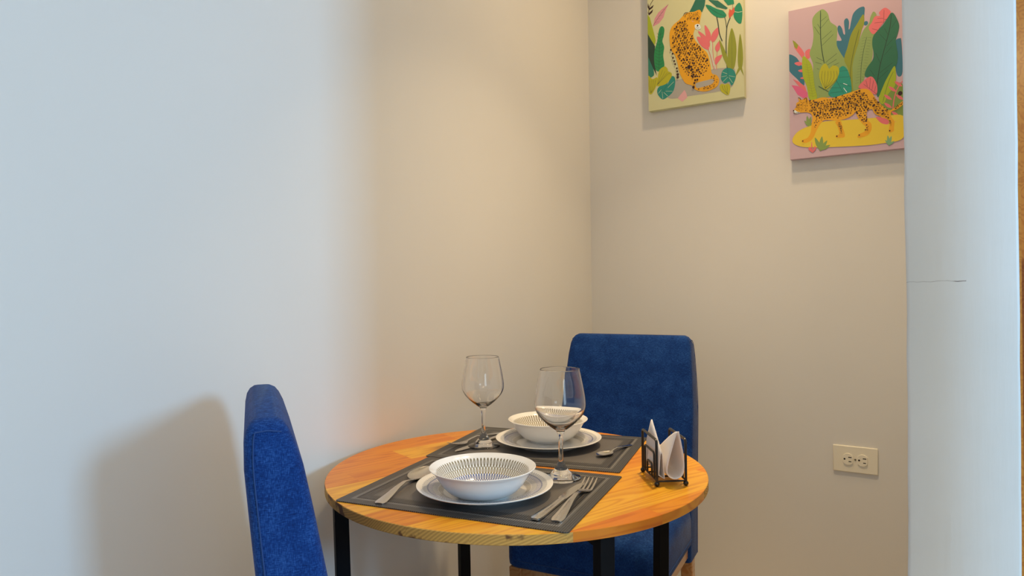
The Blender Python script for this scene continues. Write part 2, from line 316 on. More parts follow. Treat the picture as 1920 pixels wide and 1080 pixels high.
ART_SITTING = [
('p','taupe',[(77.8,37.6),(92.2,91.7),(130.6,100.5),(201.2,107.8),(235.7,114.5),(278.1,113.3),(319.6,103.8),(316.9,53.9),(302.2,37.5),(268.7,32.3),(174.1,32.5)],0),
('p','pink',[(139.0,58.5),(145.9,43.5),(148.9,29.1),(130.4,15.4),(112.7,31.3),(123.2,42.7)],1),
('s','ink',[(24.1,415.5),(15.5,405.0),(7.8,391.5),(4.6,366.3)],2.2),
('p','ink',[(2.4,408.0),(8.2,387.8),(25.7,395.5),(19.9,385.2),(6.7,379.2),(1.2,393.0)],1),
('p','ink',[(-4.2,375.4),(4.6,368.0),(22.6,380.1),(18.7,368.5),(5.5,359.8)],1),
('p','rose',[(82.3,385.2),(69.7,361.6),(62.5,340.2),(44.7,321.9),(21.3,315.3),(27.8,343.3),(42.9,363.1),(61.6,374.9)],1),
('s','ink',[(21.3,317.0),(42.7,344.5),(82.3,385.2)],1),
('s','ink',[(29.4,327.4),(44.8,329.8)],0.8),
('s','ink',[(36.5,337.8),(50.5,340.1)],0.8),
('s','ink',[(43.7,348.3),(56.2,350.4)],0.8),
('s','ink',[(50.7,358.7),(61.8,360.7)],0.8),
('s','ink',[(57.8,369.1),(67.5,370.9)],0.8),
('p','lime',[(-4.4,364.7),(9.1,351.8),(18.1,316.4),(26.9,281.1),(31.3,260.1),(25.0,240.4),(8.9,262.4),(-3.0,289.0)],1),
('s','olive',[(-0.4,345.0),(22.8,248.5)],1),
('p','teal',[(-1.2,210.6),(11.7,192.5),(21.5,152.7),(21.2,130.4),(-1.4,132.1)],0),
('p','deep',[(-3.0,291.7),(13.6,265.9),(28.3,239.8),(24.4,192.4),(27.3,165.1),(33.3,128.3),(17.0,164.7),(-0.4,205.9)],1),
('p','green',[(57.5,308.5),(65.1,297.1),(63.0,273.7),(57.2,252.7),(63.8,229.3),(59.7,199.1),(63.3,158.5),(47.0,142.8),(30.8,150.2),(24.2,183.5),(26.2,223.2),(36.9,256.8),(41.9,286.9),(48.2,305.1)],0),
('s','deep',[(36.4,288.0),(45.5,279.0),(60.4,283.1)],0.8),
('s','deep',[(36.2,275.6),(45.4,266.6),(60.2,270.7)],0.8),
('s','deep',[(36.0,263.2),(45.2,254.2),(57.3,258.9)],0.8),
('s','deep',[(29.4,252.1),(45.0,241.8),(59.9,246.0)],0.8),
('s','deep',[(29.2,239.6),(44.9,229.4),(59.7,233.6)],0.8),
('s','deep',[(29.0,227.2),(44.7,217.0),(59.5,221.2)],0.8),
('s','deep',[(28.9,214.7),(44.5,204.6),(59.4,208.9)],0.8),
('s','deep',[(28.7,202.3),(44.4,192.2),(59.2,196.5)],0.8),
('s','deep',[(28.5,189.8),(44.2,179.8),(59.1,184.1)],0.8),
('s','deep',[(28.4,177.3),(44.0,167.4),(58.9,171.7)],0.8),
('s','deep',[(28.2,164.9),(43.9,154.9),(58.7,159.4)],0.8),
('s','deep',[(53.7,302.2),(46.0,241.6),(42.4,149.0)],1),
('p','monstera',[(101.5,112.1),(104.4,89.6),(96.3,60.2),(76.5,43.5),(54.8,36.7),(36.6,58.7),(37.3,80.9),(62.5,96.7),(85.7,115.7)],0),
('s','cream',[(99.0,94.9),(76.0,76.7)],2),
('s','cream',[(93.1,60.7),(67.6,64.8)],2),
('s','cream',[(75.6,45.0),(60.2,61.6)],2),
('s','cream',[(56.2,39.2),(53.8,64.9)],2),
('s','cream',[(38.9,60.6),(50.7,73.4)],2),
('s','cream',[(85.6,110.4),(73.9,88.1)],2),
('s','deep',[(87.8,107.8),(52.8,58.4)],1.2),
('p','mustard',[(63.3,157.2),(74.7,148.5),(77.7,137.4),(90.4,128.1),(89.3,112.0),(68.0,91.3),(32.8,90.5),(37.4,120.9),(44.7,147.7)],0),
('s','deep',[(34.7,93.3),(46.7,121.6),(56.7,146.4)],0.8),
('s','deep',[(34.7,93.3),(56.9,123.3),(65.8,139.5)],0.8),
('s','deep',[(34.7,93.3),(67.0,125.1),(74.9,132.6)],0.8),
('s','deep',[(34.7,93.3),(77.1,126.9),(84.0,125.7)],0.8),
('p','mustard',[(-0.9,133.4),(16.4,118.7),(35.1,121.3),(33.8,94.8),(10.9,61.9),(-2.0,84.2)],0),
('s','deep',[(10.0,67.4),(3.7,88.6),(4.1,117.7)],0.8),
('s','deep',[(10.0,67.4),(10.3,87.5),(12.1,116.3)],0.8),
('s','deep',[(10.0,67.4),(16.9,86.5),(20.1,115.0)],0.8),
('s','deep',[(10.0,67.4),(23.4,85.4),(28.0,113.6)],0.8),
('p','dgreen',[(183.6,378.4),(220.0,369.9),(217.1,349.2),(208.2,328.1),(159.4,336.3),(173.8,359.9)],1),
('p','coral',[(216.3,278.7),(229.8,260.9),(238.1,237.8),(233.6,216.6),(223.4,227.2),(217.7,252.7)],0),
('p','coral',[(187.2,242.2),(211.4,230.4),(231.6,198.6),(225.5,188.2),(200.7,209.4)],0),
('p','coral',[(191.8,262.4),(215.8,242.4),(233.5,214.0),(229.0,197.0),(207.0,231.3)],0),
('p','coral',[(263.8,260.1),(265.2,236.5),(249.7,213.3),(237.0,220.1),(243.7,245.2)],0),
('p','coral',[(268.3,211.3),(269.3,184.8),(258.6,174.2),(252.9,192.3)],0),
('p','coral',[(276.5,160.2),(270.9,146.4),(253.8,129.2),(253.2,153.9)],0),
('s','coral',[(224.7,197.8),(236.3,161.4),(247.6,112.4)],1.6),
('s','coral',[(243.4,219.7),(245.7,159.6),(251.9,111.7)],1.6),
('s','coral',[(259.9,178.2),(257.3,140.4),(257.0,110.8)],1.6),
('s','white',[(230.3,196.7),(240.5,156.3),(249.3,112.1)],1.4),
('s','white',[(239.1,218.4),(242.7,160.2),(254.4,111.2)],1.4),
('s','bark',[(259.3,301.4),(264.0,274.9),(269.0,235.7),(278.4,208.4)],3.4),
('s','bark',[(307.7,286.6),(298.7,267.5),(293.9,243.3),(291.4,176.3),(294.6,99.8)],3.4),
('s','bark',[(287.0,295.3),(291.7,273.2),(293.9,247.5)],2),
('s','bark',[(316.5,330.8),(314.6,310.2)],2),
('p','emerald',[(220.6,350.5),(247.0,339.0),(280.5,317.0),(293.7,297.2),(282.3,291.3),(259.2,298.9),(238.2,319.7)],0),
('p','dgreen',[(229.4,367.8),(264.2,356.3),(299.0,322.1),(293.1,318.4),(259.7,334.4)],1),
('p','emerald',[(284.3,355.0),(319.1,346.9),(321.4,331.3),(299.5,331.3)],1),
('p','emerald',[(338.7,331.5),(347.8,312.8),(349.2,294.1),(347.3,269.6),(342.7,257.3),(330.5,265.7),(319.3,288.2),(322.9,316.7)],0),
('s','cream',[(240.7,343.0),(263.8,326.7),(288.9,316.0)],1.6),
('s','cream',[(321.1,304.6),(334.2,299.2),(348.5,298.5)],1.6),
('s','deep',[(222.3,348.9),(259.4,314.1),(290.7,294.5)],1),
('p','red',[(304.7,317.5),(312.1,310.0),(321.3,322.1),(322.7,302.5),(316.0,294.0),(304.3,284.0),(301.2,300.6)],1),
('p','olive',[(312.2,247.8),(324.1,207.7),(327.2,161.0),(320.5,112.0),(308.0,100.8),(297.3,116.2),(297.2,171.0),(301.9,216.4)],0),
('p','olive',[(340.6,221.8),(346.8,186.4),(349.5,140.1),(346.6,107.3),(339.2,98.2),(332.8,109.8),(331.6,147.6),(335.4,192.8)],0),
('p','olive',[(336.9,109.0),(344.2,107.7),(355.2,72.5),(340.0,98.0),(321.3,74.1),(330.2,97.7)],1),
('p','olive',[(267.5,215.7),(282.3,186.5),(297.6,141.4),(299.7,102.3),(290.8,125.8),(278.6,157.7)],0),
('s','deep',[(312.1,239.5),(311.3,105.3)],0.9),
('s','deep',[(340.5,208.5),(340.1,108.5)],0.8),
('s','deep',[(352.5,193.6),(352.9,81.2)],0.9),
('p','monstera',[(277.1,102.1),(294.8,110.3),(315.4,100.3),(324.2,77.8),(318.2,57.1),(308.5,46.1),(300.4,60.9),(285.8,57.5),(272.6,74.9)],0),
('s','cream',[(273.5,82.4),(292.4,83.4)],1.6),
('s','cream',[(279.6,64.4),(296.5,78.4)],1.6),
('s','cream',[(321.3,74.1),(300.7,81.9)],1.6),
('s','cream',[(312.8,54.6),(300.6,75.6)],1.6),
('s','cream',[(277.9,98.6),(294.5,89.3)],1.6),
('s','deep',[(295.6,110.2),(297.5,61.4)],1),
('p','mustard',[(266.8,50.5),(275.3,57.5),(284.9,53.0),(296.2,55.3),(304.0,45.6),(302.9,27.7),(295.3,14.6),(272.9,30.8)],0),
('s','deep',[(294.9,17.6),(279.3,38.3),(276.5,51.4)],0.8),
('s','deep',[(294.9,17.6),(286.4,37.1),(284.4,50.1)],0.8),
('s','deep',[(294.9,17.6),(293.5,35.9),(292.4,48.8)],0.8),
('p','orange',[(140.2,331.9),(158.1,337.5),(177.9,335.7),(197.5,338.2),(204.8,326.3),(202.0,309.7),(198.2,289.0),(201.5,273.3),(194.5,267.4),(182.3,273.4),(177.0,264.2),(174.6,250.8),(181.8,229.9),(202.4,202.2),(224.5,175.6),(234.3,136.1),(239.8,101.9),(256.7,91.2),(265.4,75.3),(261.4,55.6),(244.3,44.0),(217.6,39.7),(191.7,45.6),(176.5,55.0),(165.7,69.8),(143.7,81.3),(128.4,106.6),(119.8,130.8),(114.3,158.1),(104.8,190.5),(90.6,215.2),(84.7,251.6),(87.4,285.4),(100.8,304.6),(119.9,315.4)],0),
('p','taupe',[(181.1,74.1),(200.8,77.7),(222.4,79.2),(241.7,80.2),(247.1,70.8),(235.1,61.7),(204.9,57.3),(184.0,58.1)],0),
('p','white',[(180.7,286.7),(192.6,288.1),(200.3,280.8),(201.0,269.5),(190.1,268.3),(181.5,275.3)],0),
('d','ink',[(190.3,282.1)],3.42),
('s','ink',[(185.9,276.1),(191.1,273.3),(196.7,273.8)],1.4),
('s','rose',[(169.6,304.7),(176.1,299.8)],3),
('s','ink',[(138.9,327.8),(142.5,337.5),(151.4,338.1),(158.0,334.9)],2),
('s','ink',[(144.1,322.3),(146.9,332.2),(154.0,333.2)],2),
('c','ink',[(142.2,314.0),(155.4,302.5),(161.5,262.2),(174.5,246.5),(178.7,230.5),(202.3,200.0),(219.3,177.4),(230.9,136.8),(227.1,111.8),(201.0,90.6),(174.9,99.4),(148.5,108.3),(129.0,146.7),(115.9,179.7),(98.4,218.1),(96.7,266.8),(106.2,299.9),(124.3,311.4)],(2.8,9.6,1)),
('c','ink',[(158.0,334.5),(177.8,334.0),(197.5,334.3),(200.2,310.1),(196.9,291.4),(177.5,306.4),(155.6,313.3)],(1.9,7.5,2)),
('c','ink',[(235.5,93.2),(252.4,88.2),(260.7,71.9),(247.7,48.5),(217.7,42.7),(187.4,52.0),(191.8,55.5),(235.0,57.0),(250.1,69.4),(235.4,86.8)],(1.9,9,3)),
('d','ink',[(90.6,212.6),(96.7,197.3),(98.3,182.1),(102.7,169.0),(106.2,157.4),(112.3,140.9),(113.9,129.2)],3.85),
('d','ink',[(115.6,117.5),(115.4,107.5),(173.5,61.6)],5.13),
('d','ink',[(157.8,138.0)],7.26),
('d','ink',[(169.1,126.4),(172.5,116.3),(174.1,106.5),(171.4,99.2),(180.0,85.6),(187.9,86.0),(176.8,75.7)],3.85)]
ART_WALKING = [
('p','teal2',[(-2.4,353.8),(20.0,344.6),(33.8,323.3),(42.9,300.4),(47.6,264.8),(45.1,242.8),(26.2,267.2),(-2.2,306.0)],0),
('p','coral',[(12.3,401.2),(27.5,385.7),(41.3,365.5),(49.2,349.1),(46.0,328.5),(31.8,351.1),(17.9,373.8)],1),
('p','olive',[(11.9,401.8),(20.5,394.6),(29.8,381.5),(24.9,368.7),(17.5,377.6)],1),
('p','coral',[(51.6,355.6),(66.7,361.1),(66.9,335.8),(54.8,330.6)],0),
('p','coral',[(16.9,322.6),(30.3,325.7),(44.2,317.1),(31.3,312.0)],0),
('p','coral',[(28.4,296.8),(42.9,298.5),(44.2,289.0),(34.6,290.7)],0),
('p','coral',[(34.4,269.5),(44.9,272.7),(45.3,265.2)],0),
('p','magenta',[(6.7,250.9),(23.6,246.3),(42.2,235.8),(56.4,218.6),(57.6,203.5),(44.6,200.5),(25.6,216.0),(14.6,237.1)],1),
('p','coral',[(10.9,271.5),(30.8,258.2),(49.2,240.1),(54.8,219.3),(30.6,243.2)],1),
('p','teal2',[(228.4,465.5),(229.7,448.1),(224.8,420.6),(202.8,375.0),(185.2,347.3),(174.1,325.3),(167.8,309.1),(154.4,333.9),(146.9,359.6),(147.7,372.1),(157.4,370.6),(161.8,373.6),(152.8,396.1),(150.3,414.3),(155.7,421.4),(163.5,410.1),(167.7,391.8),(172.5,391.3),(169.9,431.2),(178.5,439.5),(184.3,426.9),(183.2,403.1),(186.9,407.1),(190.3,425.6),(197.1,450.6),(212.3,464.4)],0),
('d','teal2',[(233.2,411.6)],6.94),
('p','teal2',[(326.1,344.5),(331.7,332.5),(333.7,239.1),(322.0,226.1),(315.1,251.8),(318.5,288.5),(314.8,335.8)],0),
('p','sage',[(97.7,483.4),(109.0,483.8),(121.9,467.2),(129.2,438.7),(148.1,418.2),(149.2,393.2),(147.5,359.5),(158.7,330.6),(173.8,301.2),(182.6,265.8),(189.3,216.5),(183.7,193.3),(121.7,192.2),(83.3,194.0),(75.7,240.2),(74.5,272.5),(74.9,309.6),(64.9,346.1),(73.3,374.1),(77.3,407.9),(74.1,453.1),(81.2,471.3)],0),
('s','deep',[(100.0,482.4),(99.1,403.4),(102.2,353.7),(109.4,305.7)],2.4),
('s','deep',[(99.6,446.3),(117.8,458.3)],1.7),
('s','deep',[(99.3,423.1),(124.4,449.5)],1.7),
('s','deep',[(98.2,423.3),(90.4,439.7)],1.7),
('s','deep',[(96.8,402.7),(80.1,433.3)],1.7),
('s','deep',[(102.3,385.6),(132.9,408.7)],1.7),
('s','deep',[(103.3,365.8),(137.3,395.6)],1.7),
('s','deep',[(112.8,307.5),(147.7,331.5)],1.7),
('s','deep',[(118.4,298.7),(146.4,312.3)],1.7),
('s','deep',[(106.1,314.9),(85.8,329.8)],1.7),
('s','deep',[(102.6,304.5),(82.3,314.4)],1.7),
('s','deep',[(93.4,289.0),(86.6,292.6)],1.7),
('s','deep',[(131.7,291.9),(154.0,300.0)],1.7),
('p','olive',[(226.0,441.8),(228.1,412.7),(220.6,390.4),(211.2,351.7),(202.6,310.3),(200.0,262.8),(197.1,194.8),(179.8,197.6),(181.8,266.0),(169.1,306.9),(178.6,343.7),(189.9,384.8),(207.5,414.7)],0),
('p','sage',[(254.7,444.0),(263.4,431.2),(256.4,406.7),(258.6,370.7),(252.1,348.4),(251.7,305.8),(244.6,278.6),(232.1,257.1),(221.7,223.1),(197.1,194.8),(193.1,264.0),(195.6,297.2),(211.2,351.7),(224.9,389.6),(241.7,409.8),(246.1,427.9)],0),
('s','deep',[(235.3,368.4),(224.2,318.1),(218.2,271.5),(215.9,221.2)],1.2),
('s','deep',[(222.1,365.8),(232.8,366.5)],0.7),
('s','deep',[(237.8,365.5),(248.4,361.9)],0.7),
('s','deep',[(220.8,357.0),(231.5,357.7)],0.7),
('s','deep',[(236.5,356.7),(247.1,353.1)],0.7),
('s','deep',[(219.5,348.2),(230.2,348.9)],0.7),
('s','deep',[(235.3,347.9),(245.8,344.4)],0.7),
('s','deep',[(218.2,339.4),(228.9,340.1)],0.7),
('s','deep',[(234.0,339.1),(244.5,335.6)],0.7),
('s','deep',[(216.8,330.5),(227.6,331.3)],0.7),
('s','deep',[(232.7,330.3),(243.2,326.9)],0.7),
('s','deep',[(215.5,321.7),(226.2,322.5)],0.7),
('s','deep',[(231.4,321.5),(241.9,318.1)],0.7),
('s','deep',[(214.2,312.9),(224.9,313.7)],0.7),
('s','deep',[(230.1,312.7),(240.6,309.3)],0.7),
('s','deep',[(212.9,304.0),(223.6,304.9)],0.7),
('s','deep',[(228.8,303.9),(239.4,300.5)],0.7),
('s','deep',[(211.6,295.2),(222.3,296.1)],0.7),
('s','deep',[(227.5,295.1),(238.1,291.7)],0.7),
('s','deep',[(210.3,286.3),(221.0,287.2)],0.7),
('s','deep',[(226.1,286.3),(236.8,282.9)],0.7),
('s','deep',[(209.0,277.5),(219.7,278.4)],0.7),
('s','deep',[(224.8,277.5),(235.5,274.1)],0.7),
('s','deep',[(207.7,268.6),(218.4,269.5)],0.7),
('s','deep',[(223.5,268.6),(234.2,265.3)],0.7),
('s','deep',[(206.3,259.7),(217.1,260.7)],0.7),
('s','deep',[(222.2,259.8),(232.9,256.5)],0.7),
('s','deep',[(205.0,250.8),(215.8,251.8)],0.7),
('s','deep',[(220.9,250.9),(231.6,247.6)],0.7),
('s','deep',[(203.7,241.9),(214.5,243.0)],0.7),
('s','deep',[(219.6,242.1),(230.3,238.8)],0.7),
('s','deep',[(202.4,233.1),(213.2,234.1)],0.7),
('s','deep',[(218.3,233.2),(229.0,230.0)],0.7),
('s','deep',[(201.1,224.2),(211.9,225.2)],0.7),
('s','deep',[(217.0,224.4),(227.7,221.1)],0.7),
('s','deep',[(213.8,396.6),(198.1,335.1),(186.6,265.1),(189.2,204.5)],0.8),
('p','coral',[(285.0,448.9),(296.8,442.1),(302.8,427.2),(281.5,401.3),(260.3,375.1),(249.8,374.9),(241.1,395.7),(250.1,410.4),(258.7,427.5),(273.4,426.6),(270.5,437.1)],0),
('s','maroon',[(285.0,442.4),(283.1,399.8)],1.6),
('s','maroon',[(282.6,416.3),(266.0,420.0)],1.6),
('s','maroon',[(280.5,405.0),(257.5,406.9)],1.6),
('s','maroon',[(284.7,412.4),(295.0,410.1)],1.6),
('s','maroon',[(267.7,381.8),(251.0,390.1)],1.6),
('p','dgreen2',[(304.5,429.1),(314.6,419.9),(325.7,387.2),(322.6,362.2),(316.3,340.2),(318.2,321.2),(321.5,287.9),(315.1,254.1),(304.6,230.2),(283.7,205.6),(265.0,169.7),(258.7,202.7),(252.6,229.8),(229.0,242.1),(233.9,266.3),(251.1,291.7),(253.8,312.5),(250.3,344.0),(255.6,369.0),(281.4,396.6),(294.0,415.0)],0),
('s','deep',[(304.4,424.5),(301.0,385.4),(289.1,336.3),(271.9,268.9),(262.9,209.1)],2),
('s','deep',[(304.0,380.1),(318.5,402.7)],1.6),
('s','deep',[(294.6,363.3),(285.4,384.0)],1.6),
('s','deep',[(290.2,343.1),(272.8,367.8)],1.6),
('s','deep',[(290.1,326.7),(314.0,352.3)],1.6),
('s','deep',[(284.6,299.5),(305.5,323.7)],1.6),
('s','deep',[(274.0,273.3),(259.7,311.4)],1.6),
('s','deep',[(270.6,245.6),(307.1,271.9)],1.6),
('s','deep',[(255.8,238.7),(244.4,259.7)],1.6),
('s','deep',[(267.3,227.2),(294.5,250.8)],1.6),
('p','leafy',[(270.9,168.1),(298.1,192.0),(332.9,200.2),(334.0,97.8),(303.4,102.1),(276.9,138.9)],0),
('p','lime',[(311.1,260.0),(315.4,242.4),(313.4,200.7),(294.2,175.7),(280.1,146.2),(266.7,162.4),(281.7,206.0),(294.3,232.0)],0),
('s','deep',[(308.9,243.5),(294.1,210.9),(278.0,150.0)],1),
('p','coral',[(295.1,198.3),(307.4,192.8),(316.0,179.7),(303.2,184.6)],0),
('p','coral',[(282.4,174.5),(294.8,169.0),(303.5,156.0),(290.6,160.8)],0),
('p','coral',[(311.6,212.0),(323.8,206.4),(332.4,193.3),(319.7,198.2)],0),
('p','coral',[(315.3,169.3),(327.5,163.9),(336.1,150.9),(323.4,155.7)],0),
('p','coral',[(282.2,148.7),(294.5,143.3),(303.3,130.2),(290.3,135.0)],0),
('p','coral',[(302.5,118.6),(314.8,113.3),(323.5,100.4),(310.6,105.0)],0),
('s','coral',[(333.0,209.5),(318.6,186.3),(310.1,157.3),(305.7,120.5)],3),
('d','ink',[(326.6,172.2)],6.94),
('p','lime',[(43.3,339.7),(61.7,324.4),(72.9,297.6),(78.7,239.7),(86.0,194.1),(63.1,194.7),(55.0,238.7),(42.7,278.1)],0),
('s','olive',[(54.7,323.2),(63.3,262.1),(74.2,198.4)],1),
('s','olive',[(48.2,314.4),(59.2,309.4),(68.9,311.9)],0.8),
('s','olive',[(49.5,305.5),(60.5,300.5),(70.2,303.0)],0.8),
('s','olive',[(50.8,296.6),(61.8,291.6),(71.5,294.1)],0.8),
('s','olive',[(52.0,287.6),(63.1,282.7),(72.8,285.2)],0.8),
('s','olive',[(53.3,278.7),(64.4,273.8),(74.1,276.3)],0.8),
('s','olive',[(54.6,269.8),(65.7,264.9),(75.3,267.4)],0.8),
('s','olive',[(55.9,260.9),(67.0,256.0),(76.6,258.6)],0.8),
('s','olive',[(57.2,252.0),(68.2,247.1),(77.9,249.7)],0.8),
('s','olive',[(58.5,243.0),(69.5,238.2),(79.2,240.8)],0.8),
('s','olive',[(59.8,234.1),(70.8,229.4),(80.5,232.0)],0.8),
('s','olive',[(61.1,225.2),(72.1,220.5),(81.8,223.1)],0.8),
('s','olive',[(62.4,216.4),(73.4,211.6),(83.0,214.3)],0.8),
('s','olive',[(63.7,207.5),(74.7,202.8),(84.3,205.4)],0.8),
('p','jade',[(153.8,278.7),(167.1,286.0),(180.5,266.2),(189.4,221.3),(184.6,195.6),(144.0,187.5),(120.9,202.1),(133.3,225.7),(148.6,247.5)],0),
('s','deep',[(144.6,244.6),(166.2,198.5)],1.4),
('s','deep',[(153.7,270.9),(180.1,271.1)],1.4),
('s','deep',[(152.4,251.7),(184.2,248.7)],1.4),
('s','deep',[(155.5,231.8),(188.3,216.7)],1.4),
('s','deep',[(126.5,222.0),(157.6,216.9)],1.4),
('s','deep',[(126.4,204.9),(161.9,204.1)],1.4),
('s','white',[(165.4,230.1),(177.4,223.3)],3.5),
('s','white',[(166.4,215.4),(176.1,199.4)],3.5),
('p','mustard',[(123.8,285.5),(118.3,298.0),(111.2,304.4),(100.3,295.1),(93.2,270.5),(99.7,241.1),(111.2,219.6),(131.1,231.0),(146.8,247.8),(154.2,270.8),(149.9,286.7),(137.3,293.8),(129.5,289.8)],0),
('s','deep',[(111.3,222.0),(101.0,255.7),(103.5,282.2)],0.8),
('s','deep',[(111.3,222.0),(110.0,254.1),(112.1,280.7)],0.8),
('s','deep',[(111.3,222.0),(119.0,252.6),(120.6,279.2)],0.8),
('s','deep',[(111.3,222.0),(128.0,251.0),(129.1,277.7)],0.8),
('s','deep',[(111.3,222.0),(136.9,249.5),(137.6,276.2)],0.8),
('s','deep',[(111.3,222.0),(145.7,248.0),(146.0,274.7)],0.8),
('s','deep',[(90.5,234.0),(110.8,218.4),(121.9,210.5)],1.6),
('p','coral',[(209.8,211.9),(227.2,230.5),(244.2,238.8),(255.1,229.3),(263.3,204.3),(260.5,179.9),(241.6,188.8),(220.5,201.8)],0),
('s','maroon',[(224.9,217.8),(260.5,181.1)],1.5),
('s','maroon',[(231.4,228.6),(235.5,208.9)],1.5),
('s','maroon',[(244.2,234.8),(241.8,200.7)],1.5),
('s','maroon',[(253.6,224.8),(248.0,194.9)],1.5),
('s','maroon',[(259.7,207.2),(255.4,189.0)],1.5),
('p','sand',[(9.4,70.9),(29.0,93.4),(70.9,107.8),(111.9,114.0),(187.2,108.9),(261.9,105.1),(334.0,100.5),(333.4,31.6),(271.6,21.1),(207.9,21.6),(97.5,29.8),(40.1,38.3),(12.1,52.9)],0),
('p','coral',[(259.4,108.3),(293.0,94.2),(291.9,79.8),(272.2,87.2)],0),
('s','coral',[(292.0,89.6),(315.5,83.6)],1.5),
('p','sagel',[(92.9,21.0),(81.2,40.7),(78.5,64.7),(92.4,44.7),(97.4,20.5)],0),
('p','sagel',[(92.9,21.0),(91.6,44.7),(100.1,65.7),(103.7,41.8),(97.4,20.5)],0),
('p','sagel',[(92.9,21.0),(101.3,39.2),(115.8,50.2),(109.7,31.8),(97.4,20.5)],0),
('p','sagel',[(92.9,21.0),(107.7,32.5),(124.6,34.5),(112.1,22.8),(97.4,20.5)],0),
('p','sagel2',[(292.7,14.3),(287.4,21.1),(284.1,31.3),(291.4,24.2),(296.8,13.8)],0),
('p','sagel2',[(292.7,14.3),(289.2,29.1),(291.2,44.5),(296.8,29.4),(296.8,13.8)],0),
('p','sagel2',[(292.7,14.3),(294.4,29.2),(301.2,41.4),(301.5,26.3),(296.8,13.8)],0),
('p','sagel2',[(292.7,14.3),(300.6,21.9),(309.5,24.6),(303.7,16.8),(296.8,13.8)],0),
('p','sagel',[(57.1,105.9),(50.6,113.7),(46.6,125.3),(55.4,117.1),(61.7,105.3)],0),
('p','sagel',[(57.1,105.9),(52.7,122.7),(55.1,140.0),(61.8,122.9),(61.7,105.3)],0),
('p','sagel',[(57.1,105.9),(59.0,122.7),(67.1,136.3),(67.4,119.2),(61.7,105.3)],0),
('p','sagel',[(57.1,105.9),(66.4,114.3),(77.0,117.1),(70.0,108.4),(61.7,105.3)],0),
('p','coral',[(71.1,14.8),(57.4,28.3),(63.0,35.6),(68.4,25.1)],0),
('p','coral',[(71.1,14.8),(66.7,37.7),(68.7,52.3),(70.4,33.5)],0),
('p','coral',[(71.1,14.8),(81.5,27.0),(77.5,36.4),(73.3,25.7)],0),
('p','orange',[(11.4,162.3),(20.5,174.2),(21.8,187.1),(30.1,192.8),(27.8,203.6),(37.6,195.9),(50.0,201.9),(56.2,200.5),(60.7,191.1),(81.0,191.6),(103.7,194.3),(130.7,187.6),(157.3,191.9),(188.1,197.9),(214.0,203.3),(235.4,199.8),(250.0,183.2),(260.4,162.6),(278.9,138.6),(293.3,125.1),(305.7,125.7),(334.4,147.0),(334.8,136.7),(318.0,123.4),(302.3,118.2),(301.8,102.3),(309.9,87.1),(308.9,68.6),(307.5,55.9),(294.3,55.9),(297.0,79.5),(291.0,94.5),(272.4,106.5),(255.7,118.3),(247.4,133.8),(235.1,130.8),(232.4,116.9),(236.9,99.6),(245.7,86.5),(245.1,67.6),(233.9,52.3),(207.8,47.3),(208.3,58.0),(225.5,65.4),(229.9,79.1),(219.4,92.5),(206.7,113.4),(200.4,131.1),(193.8,124.8),(176.3,115.3),(147.7,111.5),(112.0,118.2),(98.3,111.4),(84.4,88.7),(70.4,60.8),(51.8,50.1),(37.9,54.3),(39.9,61.6),(56.6,67.4),(66.1,86.1),(68.6,110.6),(71.6,132.4),(66.7,145.5),(52.9,152.0),(29.6,153.9),(17.9,152.1)],0),
('p','orange',[(141.0,108.0),(156.1,109.4),(162.9,85.6),(168.4,63.1),(164.8,53.9),(143.1,57.1),(142.3,62.8),(152.1,68.1),(147.9,90.1)],0),
('p','white',[(11.4,162.3),(18.0,164.6),(23.8,158.7),(32.0,156.0),(30.8,153.7),(17.9,152.6)],0),
('c','ink',[(62.6,188.3),(83.2,188.1),(130.6,184.7),(188.0,194.3),(209.7,199.2),(222.5,192.4),(239.4,173.0),(247.7,159.8),(241.2,139.5),(230.4,126.7),(233.3,97.7),(221.5,92.2),(204.6,120.9),(196.2,138.9),(178.6,124.6),(147.8,119.3),(112.0,124.3),(93.9,117.0),(79.9,89.3),(68.2,71.0),(75.4,99.7),(80.4,133.7),(62.2,153.6)],(2.4,8.0,5)),
('c','ink',[(250.0,180.8),(264.5,154.9),(293.3,122.3),(299.3,102.7),(301.1,69.6),(296.9,70.2),(293.1,96.5),(259.9,117.7),(249.6,135.8),(243.5,158.1)],(2.4,8.2,6)),
('c','ink',[(301.6,122.3),(334.4,144.2),(334.8,138.3),(313.9,124.0)],(1.6,5,7)),
('c','ink',[(147.6,105.9),(155.4,106.1),(164.9,68.4),(156.0,64.7),(151.9,87.1)],(1.8,5.5,8)),
('c','ink',[(232.2,88.3),(238.5,87.5),(238.3,68.5),(227.7,65.1)],(1.8,5.5,9)),
('c','ink',[(25.3,184.0),(37.1,192.2),(55.6,189.4),(59.9,156.4),(34.4,160.2),(22.7,166.9)],(1.2,6,10)),
('d','ink',[(41.4,56.9),(145.4,60.0),(210.9,55.3),(297.2,57.9)],2.4),
('d','ink',[(13.7,162.2)],2.4),
('s','ink',[(14.4,158.1),(17.9,153.1),(32.0,155.0)],1.6),
('s','ink',[(20.9,170.9),(25.2,179.0),(33.4,179.0)],1.5),
('s','ink',[(27.8,203.6),(33.7,201.5),(37.1,194.7)],2),
('s','ink',[(45.9,194.6),(53.4,199.6),(55.1,187.0)],2)]

